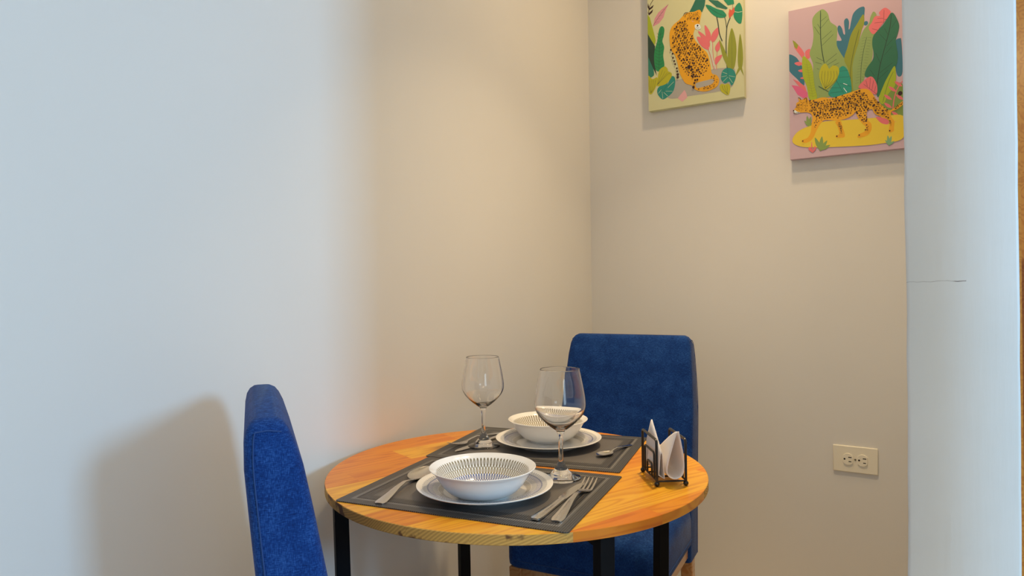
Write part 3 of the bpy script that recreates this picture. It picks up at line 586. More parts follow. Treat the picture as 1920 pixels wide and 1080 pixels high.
# ------------------------------------------------------------------ the room
XL, YB, XP0, XP1, YP, XR, YF, H = -1.202, 2.506, -.0412, .0728, .98, 3.0, -3.0, 2.70
def struct(name, boxes, m, **k):
    bm = bmesh.new()
    for b in boxes: box(bm, *b)
    return obj(name, bm, m, smooth=False, kind='structure', **k)
struct('floor', [(XL, XR, YF, YB, -.08, 0)], FLOOR)
struct('ceiling', [(XL, XR, YF, YB, H, H+.08)], CEIL)
struct('wall_left', [(XL-.12, XL, YF, YB+.12, -.08, H+.08)], PAINT)
struct('wall_back', [(XL, .14, YB, YB+.12, -.08, H+.08), (1.02, XR, YB, YB+.12, -.08, H+.08), (.14, 1.02, YB, YB+.12, 2.36, H+.08)], PAINT)
struct('wall_front', [(XL, XR, YF-.12, YF, -.08, H+.08)], PAINT2)
# right wall with two window openings (y0,y1,z0,z1)
W1, W2 = (.15, .75, 1.45, 2.15), (-2.4, -1.4, .8, 2.2)
struct('wall_right', [(XR, XR+.12, YF, W2[0], 0, H), (XR, XR+.12, W2[1], W1[0], 0, H), (XR, XR+.12, W1[1], YB, 0, H)] +
       [(XR, XR+.12, w_[0], w_[1], 0, w_[2]) for w_ in (W1, W2)] + [(XR, XR+.12, w_[0], w_[1], w_[3], H) for w_ in (W1, W2)], PAINT2)
for i, w_ in enumerate((W1, W2)):
    bm = bmesh.new(); y0, y1, z0, z1 = w_
    for b in ((y0, y1, z0, z0+.04), (y0, y1, z1-.04, z1), (y0, y0+.04, z0+.04, z1-.04), (y1-.04, y1, z0+.04, z1-.04)): box(bm, XR+.04, XR+.09, *b)
    f = obj('window_%d' % (i+1), bm, simple('window_frame_white', (.8, .8, .8), .4), smooth=False, kind='structure')
    bm = bmesh.new(); box(bm, XR+.06, XR+.066, y0+.04, y1-.04, z0+.04, z1-.04); obj('window_glass', bm, GLASS, f, smooth=False)
# partition whose end faces the camera, slightly wavy plastered corner
bm = bmesh.new()
rnd = random.Random(3); zs = [0+i*H/54 for i in range(55)]; rows = []
for z in zs:
    j = rnd.uniform(-.0008, .0008)+.0010*sin(z*7.3)
    rows.append([bm.verts.new(p+(z,)) for p in ((XP0, YB), (XP0+j, YP+.004), (XP0+j+.004, YP), (XP1-.003+j*.5, YP), (XP1+j*.5, YP+.003), (XP1, YB))])
for a, b in zip(rows, rows[1:]):
    for k in range(6): bm.faces.new((a[k], a[(k+1) % 6], b[(k+1) % 6], b[k]))
bm.faces.new(rows[0][::-1]); bm.faces.new(rows[-1])
obj('wall_partition', bm, CRACK, smooth=True, angle=50, kind='structure')
# wooden door behind the partition, at the far right edge of the picture
bm = bmesh.new(); box(bm, .19, .97, YB-.005, YB+.035, .02, 2.31)
for z0, z1 in ((.15, .95), (1.35, 2.2)): box(bm, .28, .88, YB-.014, YB-.004, z0, z1)
dr = obj('door_1', bm, DOORWOOD, smooth=False, kind='structure')
bm = bmesh.new(); box(bm, .20, .96, YB-.02, YB-.005, .03, 1.20); obj('kick_panel', bm, DOORLOW, dr, smooth=False, label='darker reddish lower panel')
bm = bmesh.new()
for b in ((.14, .19, 0, 2.36), (.97, 1.02, 0, 2.36), (.19, .97, 2.31, 2.36)): box(bm, b[0], b[1], YB-.03, YB+.06, b[2], b[3])
obj('trim_1', bm, DOORWOOD, smooth=False, kind='structure')
# recessed ceiling lamp near the canvases, plus added housings for the two fills
for x, y, r, lb in ((-.42, 2.06, .055, 'round recessed ceiling lamp near the canvas wall'), (-.46, 1.66, .065, 'added round fill light housing above the table'), (.55, -1.0, .26, 'added large round fill light housing in the open room')):
    t = empty('ceiling_lamp_or_fill', (x, y, H), label=lb, cat='lamp')
    bm = bmesh.new(); lathe(bm, [(r, 0), (r+.015, 0), (r+.015, -.012), (r, -.012), (r, 0)], 40, uv=False); obj('lamp_ring', bm, simple('lamp_ring_white', (.8, .8, .8), .4), t)
    bm = bmesh.new(); lathe(bm, [(0, -.004), (r, -.004), (r, -.001), (0, -.001)], 40, uv=False); obj('diffuser', bm, simple('lamp_diffuser', (.9, .88, .8), .5), t)

# ------------------------------------------------------------------ canvases
REF = lin((190, 174, 147))
def paint(c): return tuple(min(.92, max(.004, v/r*.60)) for v, r in zip(lin(c), REF))
PAL = dict(ink=(52, 26, 22), taupe=(166, 150, 122), pink=(214, 150, 132), rose=(206, 132, 122), lime=(158, 160, 28), olive=(138, 134, 36), teal=(44, 112, 80), deep=(38, 58, 40),
           green=(38, 124, 62), monstera=(38, 122, 96), cream=(202, 194, 140), mustard=(176, 160, 28), dgreen=(42, 98, 68), coral=(216, 100, 90), bark=(62, 66, 48), emerald=(30, 122, 76),
           red=(206, 84, 52), orange=(222, 148, 24), white=(215, 208, 190), teal2=(52, 102, 104), magenta=(212, 88, 108), sage=(136, 146, 74), maroon=(90, 40, 40), dgreen2=(44, 98, 62),
           leafy=(118, 132, 52), jade=(36, 132, 98), sand=(218, 176, 44), sagel=(128, 140, 62), sagel2=(120, 150, 96))
PAL = {k: paint(v) for k, v in PAL.items()}
KEYS = list(PAL)
PMATS = {k: simple('paint_'+k, PAL[k], .6) for k in KEYS}
def inpoly(x, y, P):
    c = False; j = len(P)-1
    for i in range(len(P)):
        if (P[i][1] > y) != (P[j][1] > y) and x < (P[j][0]-P[i][0])*(y-P[i][1])/(P[j][1]-P[i][1]+1e-12)+P[i][0]: c = not c
        j = i
    return c
def artwork(art, w_, h_, t_, bg, loc, name, label, part_label):
    root = empty(name, loc, label=label, cat='painting')
    bm = bmesh.new(); box(bm, 0, w_, 0, t_, 0, h_)
    mats = [simple('canvas_ground_'+name, paint(bg), .65)]+[PMATS[k] for k in KEYS]
    idx = {k: i+1 for i, k in enumerate(KEYS)}
    lay = [0]
    def face(pts, mi):
        lay[0] += 1; y = -.00001*lay[0]-.0002
        pts = [(min(max(p[0], .4), w_*1000-.4), min(max(p[1], .4), h_*1000-.4)) for p in pts]
        clean = []
        for p in pts:
            if not clean or (abs(p[0]-clean[-1][0])+abs(p[1]-clean[-1][1])) > .05: clean.append(p)
        if len(clean) < 3: return
        a = sum(clean[i-1][0]*clean[i][1]-clean[i][0]*clean[i-1][1] for i in range(len(clean)))
        if a < 0: clean.reverse()
        f = bm.faces.new([bm.verts.new((p[0]/1000, y, p[1]/1000)) for p in clean]); f.material_index = mi
    for kind, col, pts, ex in art:
        mi = idx[col]
        if kind == 'p':
            q = [tuple(v) for v in crom([(a, b, 0) for a, b in pts], 3 if ex else 6)] if not ex else [(a, b) for a, b in pts]
            face([(v[0], v[1]) for v in q], mi)
        elif kind == 's':
            c = crom([(a, b, 0) for a, b in pts], 5, False) if len(pts) > 2 else [Vector((a, b, 0)) for a, b in pts]
            L, Rr = [], []
            for i, p in enumerate(c):
                t = (c[min(i+1, len(c)-1)]-c[max(i-1, 0)]).normalized(); n = Vector((-t.y, t.x, 0))
                wd = ex*.5*(1 if 0 < i < len(c)-1 else .55); L.append(p+n*wd); Rr.append(p-n*wd)
            face([(v.x, v.y) for v in L+Rr[::-1]], mi)
        elif kind == 'd':
            for a, b in pts: face([(a+ex*.9*cos(k*pi/5), b+ex*1.05*sin(k*pi/5)) for k in range(10)], mi)
        else:
            r, gap, seed = ex; rn = random.Random(seed)
            xs = [p[0] for p in pts]; ys = [p[1] for p in pts]; y = min(ys); row = 0
            while y < max(ys):
                x = min(xs)+(gap/2 if row % 2 else 0)
                while x < max(xs):
                    a, b = x+rn.uniform(-.28, .28)*gap, y+rn.uniform(-.28, .28)*gap
                    if inpoly(a, b, pts):
                        rr = r*rn.uniform(.75, 1.5); an = rn.uniform(0, pi); el = rn.uniform(.6, 1)
                        face([(a+rr*(cos(k*pi/3.5)*cos(an)-el*sin(k*pi/3.5)*sin(an)), b+rr*(cos(k*pi/3.5)*sin(an)+el*sin(k*pi/3.5)*cos(an))) for k in range(7)], mi)
                        if rn.random() < .25: face([(a+rr*.45*cos(k*pi/3), b+rr*.45*sin(k*pi/3)) for k in range(6)], idx['orange'])
                    x += gap
                y += gap*.86; row += 1
    obj('painted_canvas', bm, mats, root, smooth=False, keepn=True)
    bar = simple('raw_pine_bar', (.5, .35, .2), .7)
    for b in ((.002, w_-.002, .002, .028), (.002, w_-.002, h_-.028, h_-.002)):
        bm = bmesh.new(); box(bm, b[0], b[1], t_, t_+.003, b[2], b[3]); obj('stretcher_bar', bm, bar, root, smooth=False)
    return root
artwork(ART_SITTING, .352, .50, .027, (200, 184, 124), (-.940, 2.476, 1.792), 'canvas_painting',
        'cream canvas painting of a sitting spotted cheetah looking back over its shoulder', None)
artwork(ART_WALKING, .365, .502, .027, (192, 152, 138), (-.439, 2.476, 1.555), 'canvas_painting',
        'pink canvas painting of a walking spotted cheetah before tall leaves', None)

# ------------------------------------------------------------------ wall outlet
t = empty('wall_outlet', (-.2535, YB, .553), label='ivory double power outlet mounted sideways low on the wall', cat='outlet')
bm = bmesh.new(); box(bm, -.0665, .0665, -.007, 0, -.0435, .0435)
obj('cover_plate', bm, PLATE_IV, t, bevel=.003)
for sx in (-.021, .022):
    bm = bmesh.new(); prof = []
    for k in range(40):
        a = 2*pi*k/40; prof.append((max(-.0150, min(.0150, .0175*cos(a))), .0195*sin(a)))
    f0 = [bm.verts.new((sx+a, -.0069, b)) for a, b in prof]; f1 = [bm.verts.new((sx+a*.96, -.0105, b*.96)) for a, b in prof]
    for k in range(40): bm.faces.new((f0[k], f0[(k+1) % 40], f1[(k+1) % 40], f1[k]))
    bm.faces.new(f1)
    rc = obj('receptacle', bm, PLATE_IV, t, angle=30)
    bm = bmesh.new()
    box(bm, sx+.001, sx+.011, -.0108, -.0104, .0052, .0082); box(bm, sx+.002, sx+.010, -.0108, -.0104, -.0085, -.0058)
    bmesh.ops.create_cone(bm, cap_ends=True, segments=14, radius1=.0030, radius2=.0030, depth=.0004, matrix=Matrix.Translation((sx-.010, -.0106, .0002)) @ Matrix.Rotation(pi/2, 4, 'X'))
    obj('socket_slots', bm, SLOT, rc, smooth=False)
bm = bmesh.new(); bmesh.ops.create_cone(bm, cap_ends=True, segments=16, radius1=.0032, radius2=.0026, depth=.0015, matrix=Matrix.Translation((.0005, -.0077, 0)) @ Matrix.Rotation(pi/2, 4, 'X'))
obj('screw', bm, SCREW, t)

# ------------------------------------------------------------------ table
TC = Vector((-.787, 1.254)); TZ = .75
tb = empty('dining_table', (TC.x, TC.y, 0), label='round varnished pine table with four square black steel legs', cat='table')
bm = bmesh.new()
lathe(bm, [(0, .732), (.399, .732), (.400, .733), (.400, .7490), (.3990, .75), (0, .75)], 160, uv=False)
obj('tabletop', bm, WOOD, tb, angle=20)
legs = [(-.345, -.143), (.143, -.345), (.345, .143), (-.143, .345)]
yw = R(-32.25)
LEG = []
for a, b in legs:                      # turned into the room's axes
    LEG.append((a*cos(yw)+b*sin(yw), -a*sin(yw)+b*cos(yw)))
for i, (x, y) in enumerate(LEG):
    an = math.atan2(y, x); bm = bmesh.new()
    M0 = Matrix.Rotation(an, 4, 'Z'); s_ = .0135; k = .963
    top = [M0 @ Vector((math.hypot(x, y)+u*s_, v*s_, .731)) for u, v in ((-1, -1), (1, -1), (1, 1), (-1, 1))]
    bot = [M0 @ Vector((math.hypot(x, y)*k+u*s_, v*s_, .004)) for u, v in ((-1, -1), (1, -1), (1, 1), (-1, 1))]
    tv = [bm.verts.new(p) for p in top]; bv = [bm.verts.new(p) for p in bot]
    for q in range(4): bm.faces.new((bv[q], bv[(q+1) % 4], tv[(q+1) % 4], tv[q]))
    bm.faces.new(tv); bm.faces.new(bv[::-1])
    lg = obj('leg', bm, BLACK, tb, bevel=.0015, seg=2)
    bm = bmesh.new(); r_ = math.hypot(x, y)*k
    box(bm, r_-.014, r_+.014, -.014, .014, 0, .005, M=M0); obj('foot_cap', bm, simple('black_plastic_cap', (.02, .02, .02), .6), lg, smooth=False)
for i in (0, 1):                       # crossed beams under the top, with small gussets at the legs
    a, b = Vector(LEG[i]), Vector(LEG[i+2]); an = math.atan2((b-a).y, (b-a).x); L = (b-a).length
    M0 = Matrix.Translation(((a.x+b.x)/2, (a.y+b.y)/2, 0)) @ Matrix.Rotation(an, 4, 'Z'); bm = bmesh.new()
    z1 = .7315 if i == 0 else .7310
    box(bm, -L/2+.014, L/2-.014, -.0125, .0125, .707, z1, M=M0)
    for sgn in ((-1, 1) if i else ()):
        x0, x1 = sgn*(L/2-.0138), sgn*(L/2-.040)
        v = [bm.verts.new(M0 @ Vector(p)) for p in ((x0, -.0015, .707), (x1, -.0015, .707), (x0, -.0015, .672), (x0, .0015, .707), (x1, .0015, .707), (x0, .0015, .672))]
        for f in ((0, 1, 2), (5, 4, 3), (0, 3, 4, 1), (1, 4, 5, 2), (2, 5, 3, 0)): bm.faces.new([v[q] for q in f])
    obj('cross_beam', bm, BLACK, tb, smooth=False)

# ------------------------------------------------------------------ chairs
def make_chair(loc, rz, label, hw=.205, depth=.367):
    """origin on the floor under the middle of the top front edge of the backrest; the sitter looks along -Y"""
    t = empty('dining_chair', loc, rz, label=label, cat='chair', group='navy upholstered dining chairs')
    # backrest: side profile (y, z, half width) front then rear, top leans away from the seat
    secs = [(.300, -.108, .002, hw+.012), (.46, -.100, .010, hw+.012), (.60, -.080, .022, hw+.012), (.75, -.054, .036, hw+.012), (.85, -.036, .045, hw+.006),
            (.91, -.024, .050, hw+.001), (.945, -.013, .050, hw-.003)]
    bm = bmesh.new(); rings = []
    def sec(z, yf, yr, w_, r_):
        pts = []
        for cx, cy, a0 in ((w_-r_, yr-r_, 0), (-w_+r_, yr-r_, 90), (-w_+r_, yf+r_, 180), (w_-r_, yf+r_, 270)):
            for k in range(5):
                a = R(a0+k*22.5); pts.append((cx+r_*cos(a), cy+r_*sin(a), z))
        return [bm.verts.new(p) for p in pts]
    for z, yf, yr, w_ in secs: rings.append(sec(z, yf, yr, w_, .016))
    for z, e in ((.960, .003), (.969, .008), (.974, .0145)): rings.append(sec(z, -.010+e*1.3, .050-e, hw-.004-e*1.5, max(.006, .016-e*.5)))
    for a, b in zip(rings, rings[1:]):
        for k in range(20): bm.faces.new((a[k], a[(k+1) % 20], b[(k+1) % 20], b[k]))
    bm.faces.new(rings[0][::-1]); bm.faces.new(rings[-1])
    bk = obj('backrest', bm, FABRIC, t, angle=60)
    for s in (-1, 1):                  # seams running down both side panels
        for yy in (1,):
            pts = []
            for z, yf, yr, w_ in secs:
                pts.append((s*(w_+.0002), (yr-.012) if yy else (yf+.010), z))
            pts = [Vector(p) for p in pts]; pts.append(Vector((s*(hw-.0065), .036, .9585)))
            bm = bmesh.new(); tube(bm, crom(pts, 4, False), .0010, 6); obj('seam', bm, STITCH, bk)
        bm = bmesh.new(); tube(bm, [(s*(hw-.0075), .003, .9570), (s*(hw-.0072), .020, .9600), (s*(hw-.0065), .036, .9585)], .0010, 6); obj('seam', bm, STITCH, bk)
    # seat cushion
    bm = bmesh.new(); w_ = hw+.015; y1 = -.102; y0 = y1-depth; rings = []
    def ss(z, e, r_=.03):
        pts = []
        for cx, cy, a0 in ((w_-r_, y1-r_*.2, 0), (-w_+r_, y1-r_*.2, 90), (-w_+r_, y0+r_, 180), (w_-r_, y0+r_, 270)):
            rr = r_ if a0 >= 180 else r_*.2
            cx2 = cx if a0 >= 180 else (w_-rr)*(1 if a0 == 0 else -1)
            for k in range(5):
                a = R(a0+k*22.5); pts.append(((cx2+rr*cos(a))*(1-e/w_), y1+((cy+rr*sin(a))-y1)*(1-e/depth), z))
        return [bm.verts.new(p) for p in pts]
    for z, e in ((.352, .006), (.358, .001), (.372, 0), (.43, 0), (.452, .004), (.464, .013), (.470, .03)): rings.append(ss(z, e))
    rings.append([bm.verts.new((v.co.x*.55, y1+(v.co.y-y1-depth*-.5)*.55-depth*.5, .476)) for v in rings[-1]])
    for a, b in zip(rings, rings[1:]):
        for k in range(20): bm.faces.new((a[k], a[(k+1) % 20], b[(k+1) % 20], b[k]))
    bm.faces.new(rings[0][::-1]); bm.faces.new(rings[-1])
    st = obj('seat', bm, FABRIC, t, angle=50)
    pts = [(x*(w_+.0003), y, .374) for x, y in ((1, y1-.004), (1, (y0+y1)/2), (1, y0+.03))]+[(w_-.03, y0-.0003, .374), (-w_+.03, y0-.0003, .374)]+[(-(w_+.0003), y, .374) for y in (y0+.03, (y0+y1)/2, y1-.004)]
    bm = bmesh.new(); tube(bm, pts, .0013, 6); obj('seam', bm, STITCH, st)
    # wooden rails and legs
    bm = bmesh.new(); box(bm, -w_+.030, w_-.030, y0+.012, y0+.030, .315, .3515); box(bm, -w_+.012, -w_+.030, y0+.03, -.09, .315, .3515); box(bm, w_-.030, w_-.012, y0+.03, -.09, .315, .3515)
    obj('seat_rail', bm, LEGWOOD, t, smooth=False)
    for s in (-1, 1):
        for fr in (1, 0):
            bm = bmesh.new(); x = s*(w_-.026); s_ = .019; s2 = .014
            yt, yb = (y0+.026, y0+.026) if fr else (-.050, -.012)
            zt = .351 if fr else .2995
            tv = [bm.verts.new((x+u*s_, yt+v*s_, zt)) for u, v in ((-1, -1), (1, -1), (1, 1), (-1, 1))]
            bv = [bm.verts.new((x+u*s2, yb+v*s2, 0)) for u, v in ((-1, -1), (1, -1), (1, 1), (-1, 1))]
            for q in range(4): bm.faces.new((bv[q], bv[(q+1) % 4], tv[(q+1) % 4], tv[q]))
            bm.faces.new(tv); bm.faces.new(bv[::-1])
            obj('leg', bm, LEGWOOD, t, bevel=.003, seg=2)
    return t
# far chair faces the table from the back; near chair stands edge-on at the left
make_chair((-.877, 2.100, 0), R(5.4), 'navy fabric chair behind the table with its broad back facing the viewer')
make_chair((-.880, .708, 0), math.atan2(.80, .60)+pi/2, 'navy fabric chair at the left seen edge-on with its seat under the table', hw=.192)

# ------------------------------------------------------------------ placemats
def placemat(x, y, deg, label):
    bm = bmesh.new(); hx, hy, r_ = .2265, .170, .006; pts = []
    for cx, cy, a0 in ((hx-r_, hy-r_, 0), (-hx+r_, hy-r_, 90), (-hx+r_, -hy+r_, 180), (hx-r_, -hy+r_, 270)):
        for k in range(5): a = R(a0+k*22.5); pts.append((cx+r_*cos(a), cy+r_*sin(a)))
    lo = [bm.verts.new((a, b, 0)) for a, b in pts]; hi = [bm.verts.new((a, b, .0018)) for a, b in pts]
    for k in range(20): bm.faces.new((lo[k], lo[(k+1) % 20], hi[(k+1) % 20], hi[k]))
    bm.faces.new(lo[::-1]); bm.faces.new(hi)
    return obj('placemat', bm, MATW, None, (x, y, TZ+.0002), (0, 0, R(deg)), smooth=False, label=label, cat='placemat', group='woven grey placemats')
placemat(-.7555, 1.0916, 8.7, 'woven dark grey placemat at the near edge of the table under the front place setting')
placemat(-.8287, 1.4378, 11.4, 'woven dark grey placemat at the far side of the table under the back place setting')
MZ = TZ+.0021

# ------------------------------------------------------------------ crockery
def plate(x, y, label):
    bm = bmesh.new()
    lathe(bm, [(0, .0035), (.070, .0035), (.0775, .0050), (.086, .0105), (.104, .0145), (.122, .0185), (.1275, .0205), (.1290, .0200), (.1285, .0185), (.122, .0160), (.104, .0115), (.088, .0070), (.080, .0018), (.078, 0), (.074, 0), (.072, .0010), (0, .0010)], 128)
    return obj('dinner_plate', bm, PLATEM, None, (x, y, MZ), angle=60, label=label, cat='plate', group='patterned white dinner plates')
def bowl(x, y, label):
    bm = bmesh.new()
    prof = [(0, .0050), (.034, .0052), (.046, .0075), (.060, .0150), (.071, .0265), (.079, .0385), (.0845, .0460), (.092, .0515), (.0975, .0550), (.0988, .0543), (.0982, .0528), (.0925, .0490), (.0885, .0440),
            (.0845, .0370), (.0765, .0240), (.0650, .0120), (.0520, .0045), (.0465, .0025), (.046, 0), (.042, 0), (.041, .0015), (0, .0015)]
    lathe(bm, prof, 128)
    return obj('soup_bowl', bm, BOWLM, None, (x, y, MZ+.0037), angle=60, label=label, cat='bowl', group='patterned white soup bowls')
plate(-.738, 1.064, 'patterned white dinner plate on the near placemat with a bowl on top')
plate(-.823, 1.462, 'patterned white dinner plate on the far placemat with a bowl on top')
bowl(-.726, 1.040, 'white bowl with blue dashed rings inside on the near plate')
bowl(-.838, 1.487, 'white bowl with dashed rings inside on the far plate behind a wine glass')

# ------------------------------------------------------------------ wine glasses
def wine_glass(x, y, s, label):
    outer = [(0, 0), (.038, 0), (.0392, .0012), (.0385, .0030), (.026, .0062), (.0215, .0085), (.0195, .0125), (.0140, .0180), (.0115, .0235), (.0078, .0290), (.0055, .0350), (.0044, .050), (.0042, .070), (.0048, .085), (.0075, .0935), (.0100, .0970),
             (.0180, .1030), (.0300, .1130), (.0420, .1260), (.0485, .1380), (.0505, .1480), (.0500, .1600), (.0475, .1780), (.0440, .1970), (.0405, .2150), (.0392, .2210)]
    inner = [(.0385, .2214), (.0380, .2208), (.0393, .2150), (.0428, .1970), (.0463, .1780), (.0488, .1600), (.0492, .1480), (.0470, .1385), (.0400, .1270), (.0280, .1150), (.0160, .1065), (.0070, .1030), (0, .1022)]
    c = crom([(a, b, 0) for a, b in outer[3:]], 3, False)
    d = crom([(a, b, 0) for a, b in inner[1:]], 3, False)
    prof = outer[:3]+[(max(0, v.x), v.y) for v in c]+inner[:1]+[(max(0, v.x), v.y) for v in d]
    prof[-1] = (0, inner[-1][1])
    bm = bmesh.new(); lathe(bm, [(a*s*1.03, b*s) for a, b in prof], 96, uv=False)
    return obj('wine_glass', bm, GLASS, None, (x, y, MZ), angle=80, label=label, cat='glass', group='stemmed wine glasses')
wine_glass(-.6585, 1.2200, 1.0, 'empty wine glass on the near placemat, in front of the far bowl')
wine_glass(-.9522, 1.3700, .985, 'empty wine glass on the far placemat, left of the far bowl')

# ------------------------------------------------------------------ cutlery
def strip(secs, thick, n=8):
    """secs: (s, z, halfwidth, crown) along the length -> flat bar with bevelled cross-section"""
    bm = bmesh.new(); rings = []
    for s, z, hw_, cr in secs:
        pts = []
        for k in range(n+1):
            u = -1+2*k/n; pts.append((u*hw_, s, z+cr*(1-u*u)+thick*.5))
        for k in range(n, -1, -1):
            u = -1+2*k/n; pts.append((u*hw_*.96, s, z+cr*(1-u*u)-thick*.5))
        rings.append([bm.verts.new(p) for p in pts])
    m = len(rings[0])
    for a, b in zip(rings, rings[1:]):
        for k in range(m): bm.faces.new((a[k], a[(k+1) % m], b[(k+1) % m], b[k]))
    bm.faces.new(rings[0][::-1]); bm.faces.new(rings[-1])
    return bm
HANDLE = [(0, .0012, .0062, .0006), (.003, .0013, .0085, .0008), (.012, .0018, .0095, .001), (.04, .0042, .0075, .001), (.075, .0085, .0050, .0008), (.105, .0100, .0034, .0006), (.125, .0075, .0030, .0004), (.140, .0042, .0034, .0003)]
def place(root, a, b, L, z=MZ, tilt=0):
    a, b = Vector(a), Vector(b); d = b-a
    root.location = (a.x, a.y, z); root.rotation_euler = (0, 0, math.atan2(d.y, d.x)-pi/2); root.scale = (L/.2,)*3
def spoon(a, b, L, label):
    t = empty('spoon', (0, 0, 0), label=label, cat='spoon', group='steel spoons'); place(t, a, b, L)
    obj('handle', strip([(a_*.88, b_, c_, d_) for a_, b_, c_, d_ in HANDLE], .0018), STEEL, t, angle=70)
    bm = bmesh.new(); rings = []; n = 14
    sh = [(.122, .0034), (.127, .0085), (.135, .0150), (.147, .0200), (.160, .0218), (.173, .0205), (.186, .0160), (.194, .0105), (.1995, .0040)]
    for s, hw_ in sh:
        t_ = (s-.122)/.078; dep = .0075*sin(pi*min(1, max(0, t_)))**.7; rz = .0042+.0035*t_
        pts = [(-hw_+2*hw_*k/n, s, rz-dep*(1-(2*k/n-1)**2)+.0020) for k in range(n+1)]+[(hw_*.97-2*hw_*.97*k/n, s, rz-dep*(1-(2*k/n-1)**2)+.0008) for k in range(n+1)]
        rings.append([bm.verts.new(p) for p in pts])
    m = len(rings[0])
    for p, q in zip(rings, rings[1:]):
        for k in range(m): bm.faces.new((p[k], p[(k+1) % m], q[(k+1) % m], q[k]))
    bm.faces.new(rings[0][::-1]); bm.faces.new(rings[-1])
    obj('spoon_bowl', bm, STEEL, t, angle=75)
def fork(a, b, L, label):
    t = empty('fork', (0, 0, 0), label=label, cat='fork', group='steel forks'); place(t, a, b, L)
    obj('handle', strip(HANDLE, .0018), STEEL, t, angle=70)
    obj('fork_head', strip([(.139, .0042, .0034, .0002), (.143, .0032, .0062, 0), (.148, .0024, .0098, 0), (.153, .0020, .0118, 0), (.157, .0020, .0122, 0)], .0016), STEEL, t, angle=70)
    for k in range(4):
        x = -.0103+k*.00687; bm = bmesh.new(); secs = []
        rr = []
        for s, z, hw_ in ((.1565, .0020, .0020), (.170, .0030, .0018), (.185, .0058, .0016), (.196, .0088, .0013), (.200, .0102, .0007)):
            rr.append([bm.verts.new(p) for p in ((x-hw_, s, z-.0008), (x+hw_, s, z-.0008), (x+hw_, s, z+.0008), (x-hw_, s, z+.0008))])
        for p, q in zip(rr, rr[1:]):
            for j in range(4): bm.faces.new((p[j], p[(j+1) % 4], q[(j+1) % 4], q[j]))
        bm.faces.new(rr[0][::-1]); bm.faces.new(rr[-1])
        obj('tine', bm, STEEL, t, bevel=.0003, seg=1)
def knife(a, b, L, label):
    t = empty('table_knife', (0, 0, 0), label=label, cat='knife', group='steel table knives'); place(t, a, b, L)
    obj('handle', strip([(0, .0026, .0050, .0004), (.004, .0028, .0072, .0008), (.015, .003, .0080, .0014), (.05, .0032, .0066, .0014), (.085, .0032, .0052, .0012), (.100, .0032, .0050, .0010)], .0026), STEEL, t, angle=70)
    bm = bmesh.new(); sh = [(.0995, .004, -.004), (.104, .0045, -.0090), (.115, .0045, -.0105), (.140, .0045, -.0112), (.165, .0042, -.0110), (.182, .0030, -.0095), (.192, .0005, -.0065), (.199, -.003, -.0038)]
    rr = []
    for s, xr, xl in sh: rr.append([bm.verts.new(p) for p in ((xl, s, .0020), (xr, s, .0013), (xr, s, .0030), (xl, s, .0022))])
    for p, q in zip(rr, rr[1:]):
        for j in range(4): bm.faces.new((p[j], p[(j+1) % 4], q[(j+1) % 4], q[j]))
    bm.faces.new(rr[0][::-1]); bm.faces.new(rr[-1])
    obj('blade', bm, STEEL, t, angle=30)
spoon((-.8655, .912), (-.925, 1.128), .228, 'steel soup spoon on the near placemat left of the plate')
fork((-.545, .990), (-.592, 1.226), .232, 'steel fork on the near placemat, to the right of the knife')
knife((-.5785, .977), (-.598, 1.205), .235, 'steel table knife between the near plate and the fork')
fork((-.990, 1.515), (-1.018, 1.325), .195, 'steel fork on the far placemat behind the left wine glass, tines to the left')
knife((-.972, 1.500), (-.980, 1.290), .215, 'steel table knife on the far placemat beside the left wine glass stem')
spoon((-.645, 1.550), (-.660, 1.410), .150, 'small steel spoon on the far placemat right of the plate')

# ------------------------------------------------------------------ napkin holder
U = Vector((.591, -.807, 0)); V = Vector((.807, .591, 0))
A0 = Vector((-.535, 1.350, TZ))
def hp(u, v, z): return A0+U*u+V*v+Vector((0, 0, z))
hold = empty('napkin_holder', hp(.052, .028, 0), label='black wire napkin holder with ball feet at the right of the table', cat='napkin holder')
def hl(u, v, z): return Vector(hp(u, v, z))-hold.location
LU, WV = .104, .057
for v in (0, WV):
    bm = bmesh.new(); tube(bm, arcpts([hl(0, v, .006), hl(0, v, .090), hl(LU, v, .090), hl(LU, v, .006)], .008), .0027, 10)
    fr = obj('side_frame', bm, WIRE, hold)
    for m_, zt in ((.018, .062), (.035, .036)):
        bm = bmesh.new(); tube(bm, arcpts([hl(m_, v, .011), hl(m_, v, zt), hl(LU-m_, v, zt), hl(LU-m_, v, .011)], .007), .0022, 8); obj('inner_loop', bm, WIRE, fr)
    bm = bmesh.new(); tube(bm, [hl(0, v, .011), hl(LU, v, .011)], .0018, 8); obj('bottom_wire', bm, WIRE, fr)
for u in (0, .035, .069, LU):
    bm = bmesh.new(); tube(bm, [hl(u, 0, .010), hl(u, WV, .010)], .0018, 8); obj('cross_wire', bm, WIRE, hold)
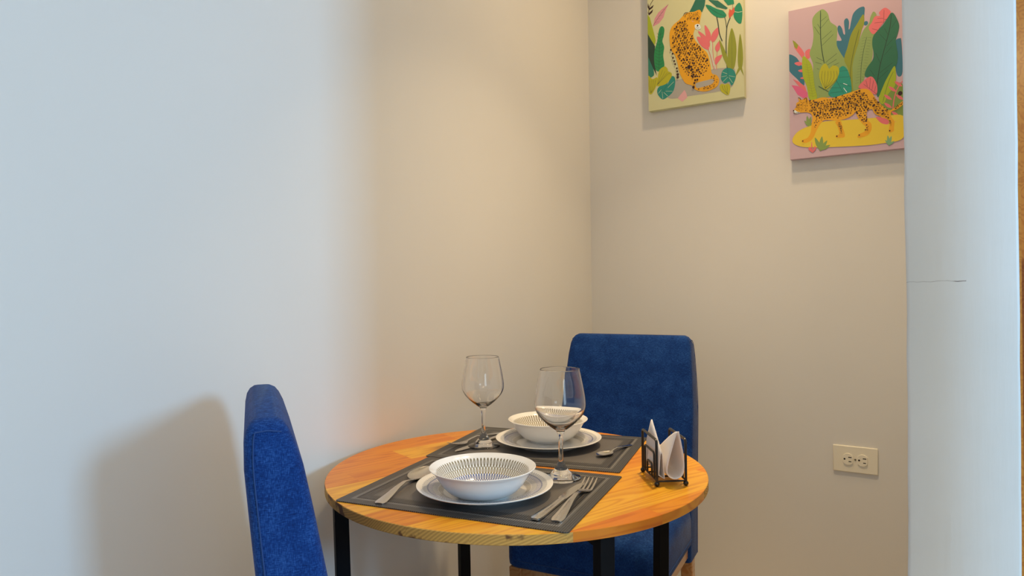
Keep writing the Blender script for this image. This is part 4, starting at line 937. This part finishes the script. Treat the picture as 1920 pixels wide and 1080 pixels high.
for u in (0, LU):
    for v in (0, WV):
        bm = bmesh.new(); bmesh.ops.create_uvsphere(bm, u_segments=16, v_segments=10, radius=.0052, matrix=Matrix.Translation(hl(u, v, .0053))); obj('ball_foot', bm, WIRE, hold)

def sheet(name, fn, nu, nv, thick, label, bumpy=0, seed=1):
    bm = bmesh.new(); rn = random.Random(seed)
    g = [[bm.verts.new(fn(i/nu, j/nv)+Vector((rn.uniform(-1, 1), rn.uniform(-1, 1), rn.uniform(-1, 1)))*bumpy) for j in range(nv+1)] for i in range(nu+1)]
    for i in range(nu):
        for j in range(nv): bm.faces.new((g[i][j], g[i+1][j], g[i+1][j+1], g[i][j+1]))
    o = obj(name, bm, PAPER, None, angle=60, label=label, cat='napkin', group='folded paper napkins')
    s_ = o.modifiers.new('thickness', 'SOLIDIFY'); s_.thickness = thick; s_.offset = 0
    return o
# teardrop fold, open towards the viewer, peak at the near end
def tear(i, j):
    # i: around the drop (peak - round bottom - peak), j: along the holder, near end = 0
    u = LU+.006-j*.088; hgt = .106-.050*j**1.2
    prof = [(-.0015, 1.0), (-.0065, .78), (-.0120, .52), (-.0165, .28), (-.0165, .12), (-.0110, .02), (.000, -.02), (.0105, .02), (.0155, .12), (.0160, .28), (.0125, .52), (.0070, .78), (.0015, 1.0)]
    c = crom([(a, b, 0) for a, b in prof], 4, False); k = c[min(len(c)-1, round(i*(len(c)-1)))]
    lean = (.006-.012*j)*max(0, k.y)
    return hp(u, .0345+k.x*(1-.25*j)+lean, .0155+max(0, k.y+.02)*(hgt-.016))
sheet('napkin', tear, 48, 10, .0012, 'pinkish-white napkin folded into an open teardrop in the wire holder', .00012, 2)
def peak(i, j):
    # two-layer triangle leaning on the left frame
    side = -1 if i < .5 else 1; f = abs(i-.5)*2
    u = .004+j*.096; top = .118-abs(j-.34)*(.080 if j > .34 else .13)
    return hp(u, .0090+side*.0060*(1-f*.75)*(1 if f < 1 else .4)+.0015*j, .0135+(top-.0135)*f)
sheet('napkin', peak, 16, 20, .0009, 'white napkin folded to a tall point in the wire holder against its left frame', .00012, 5)
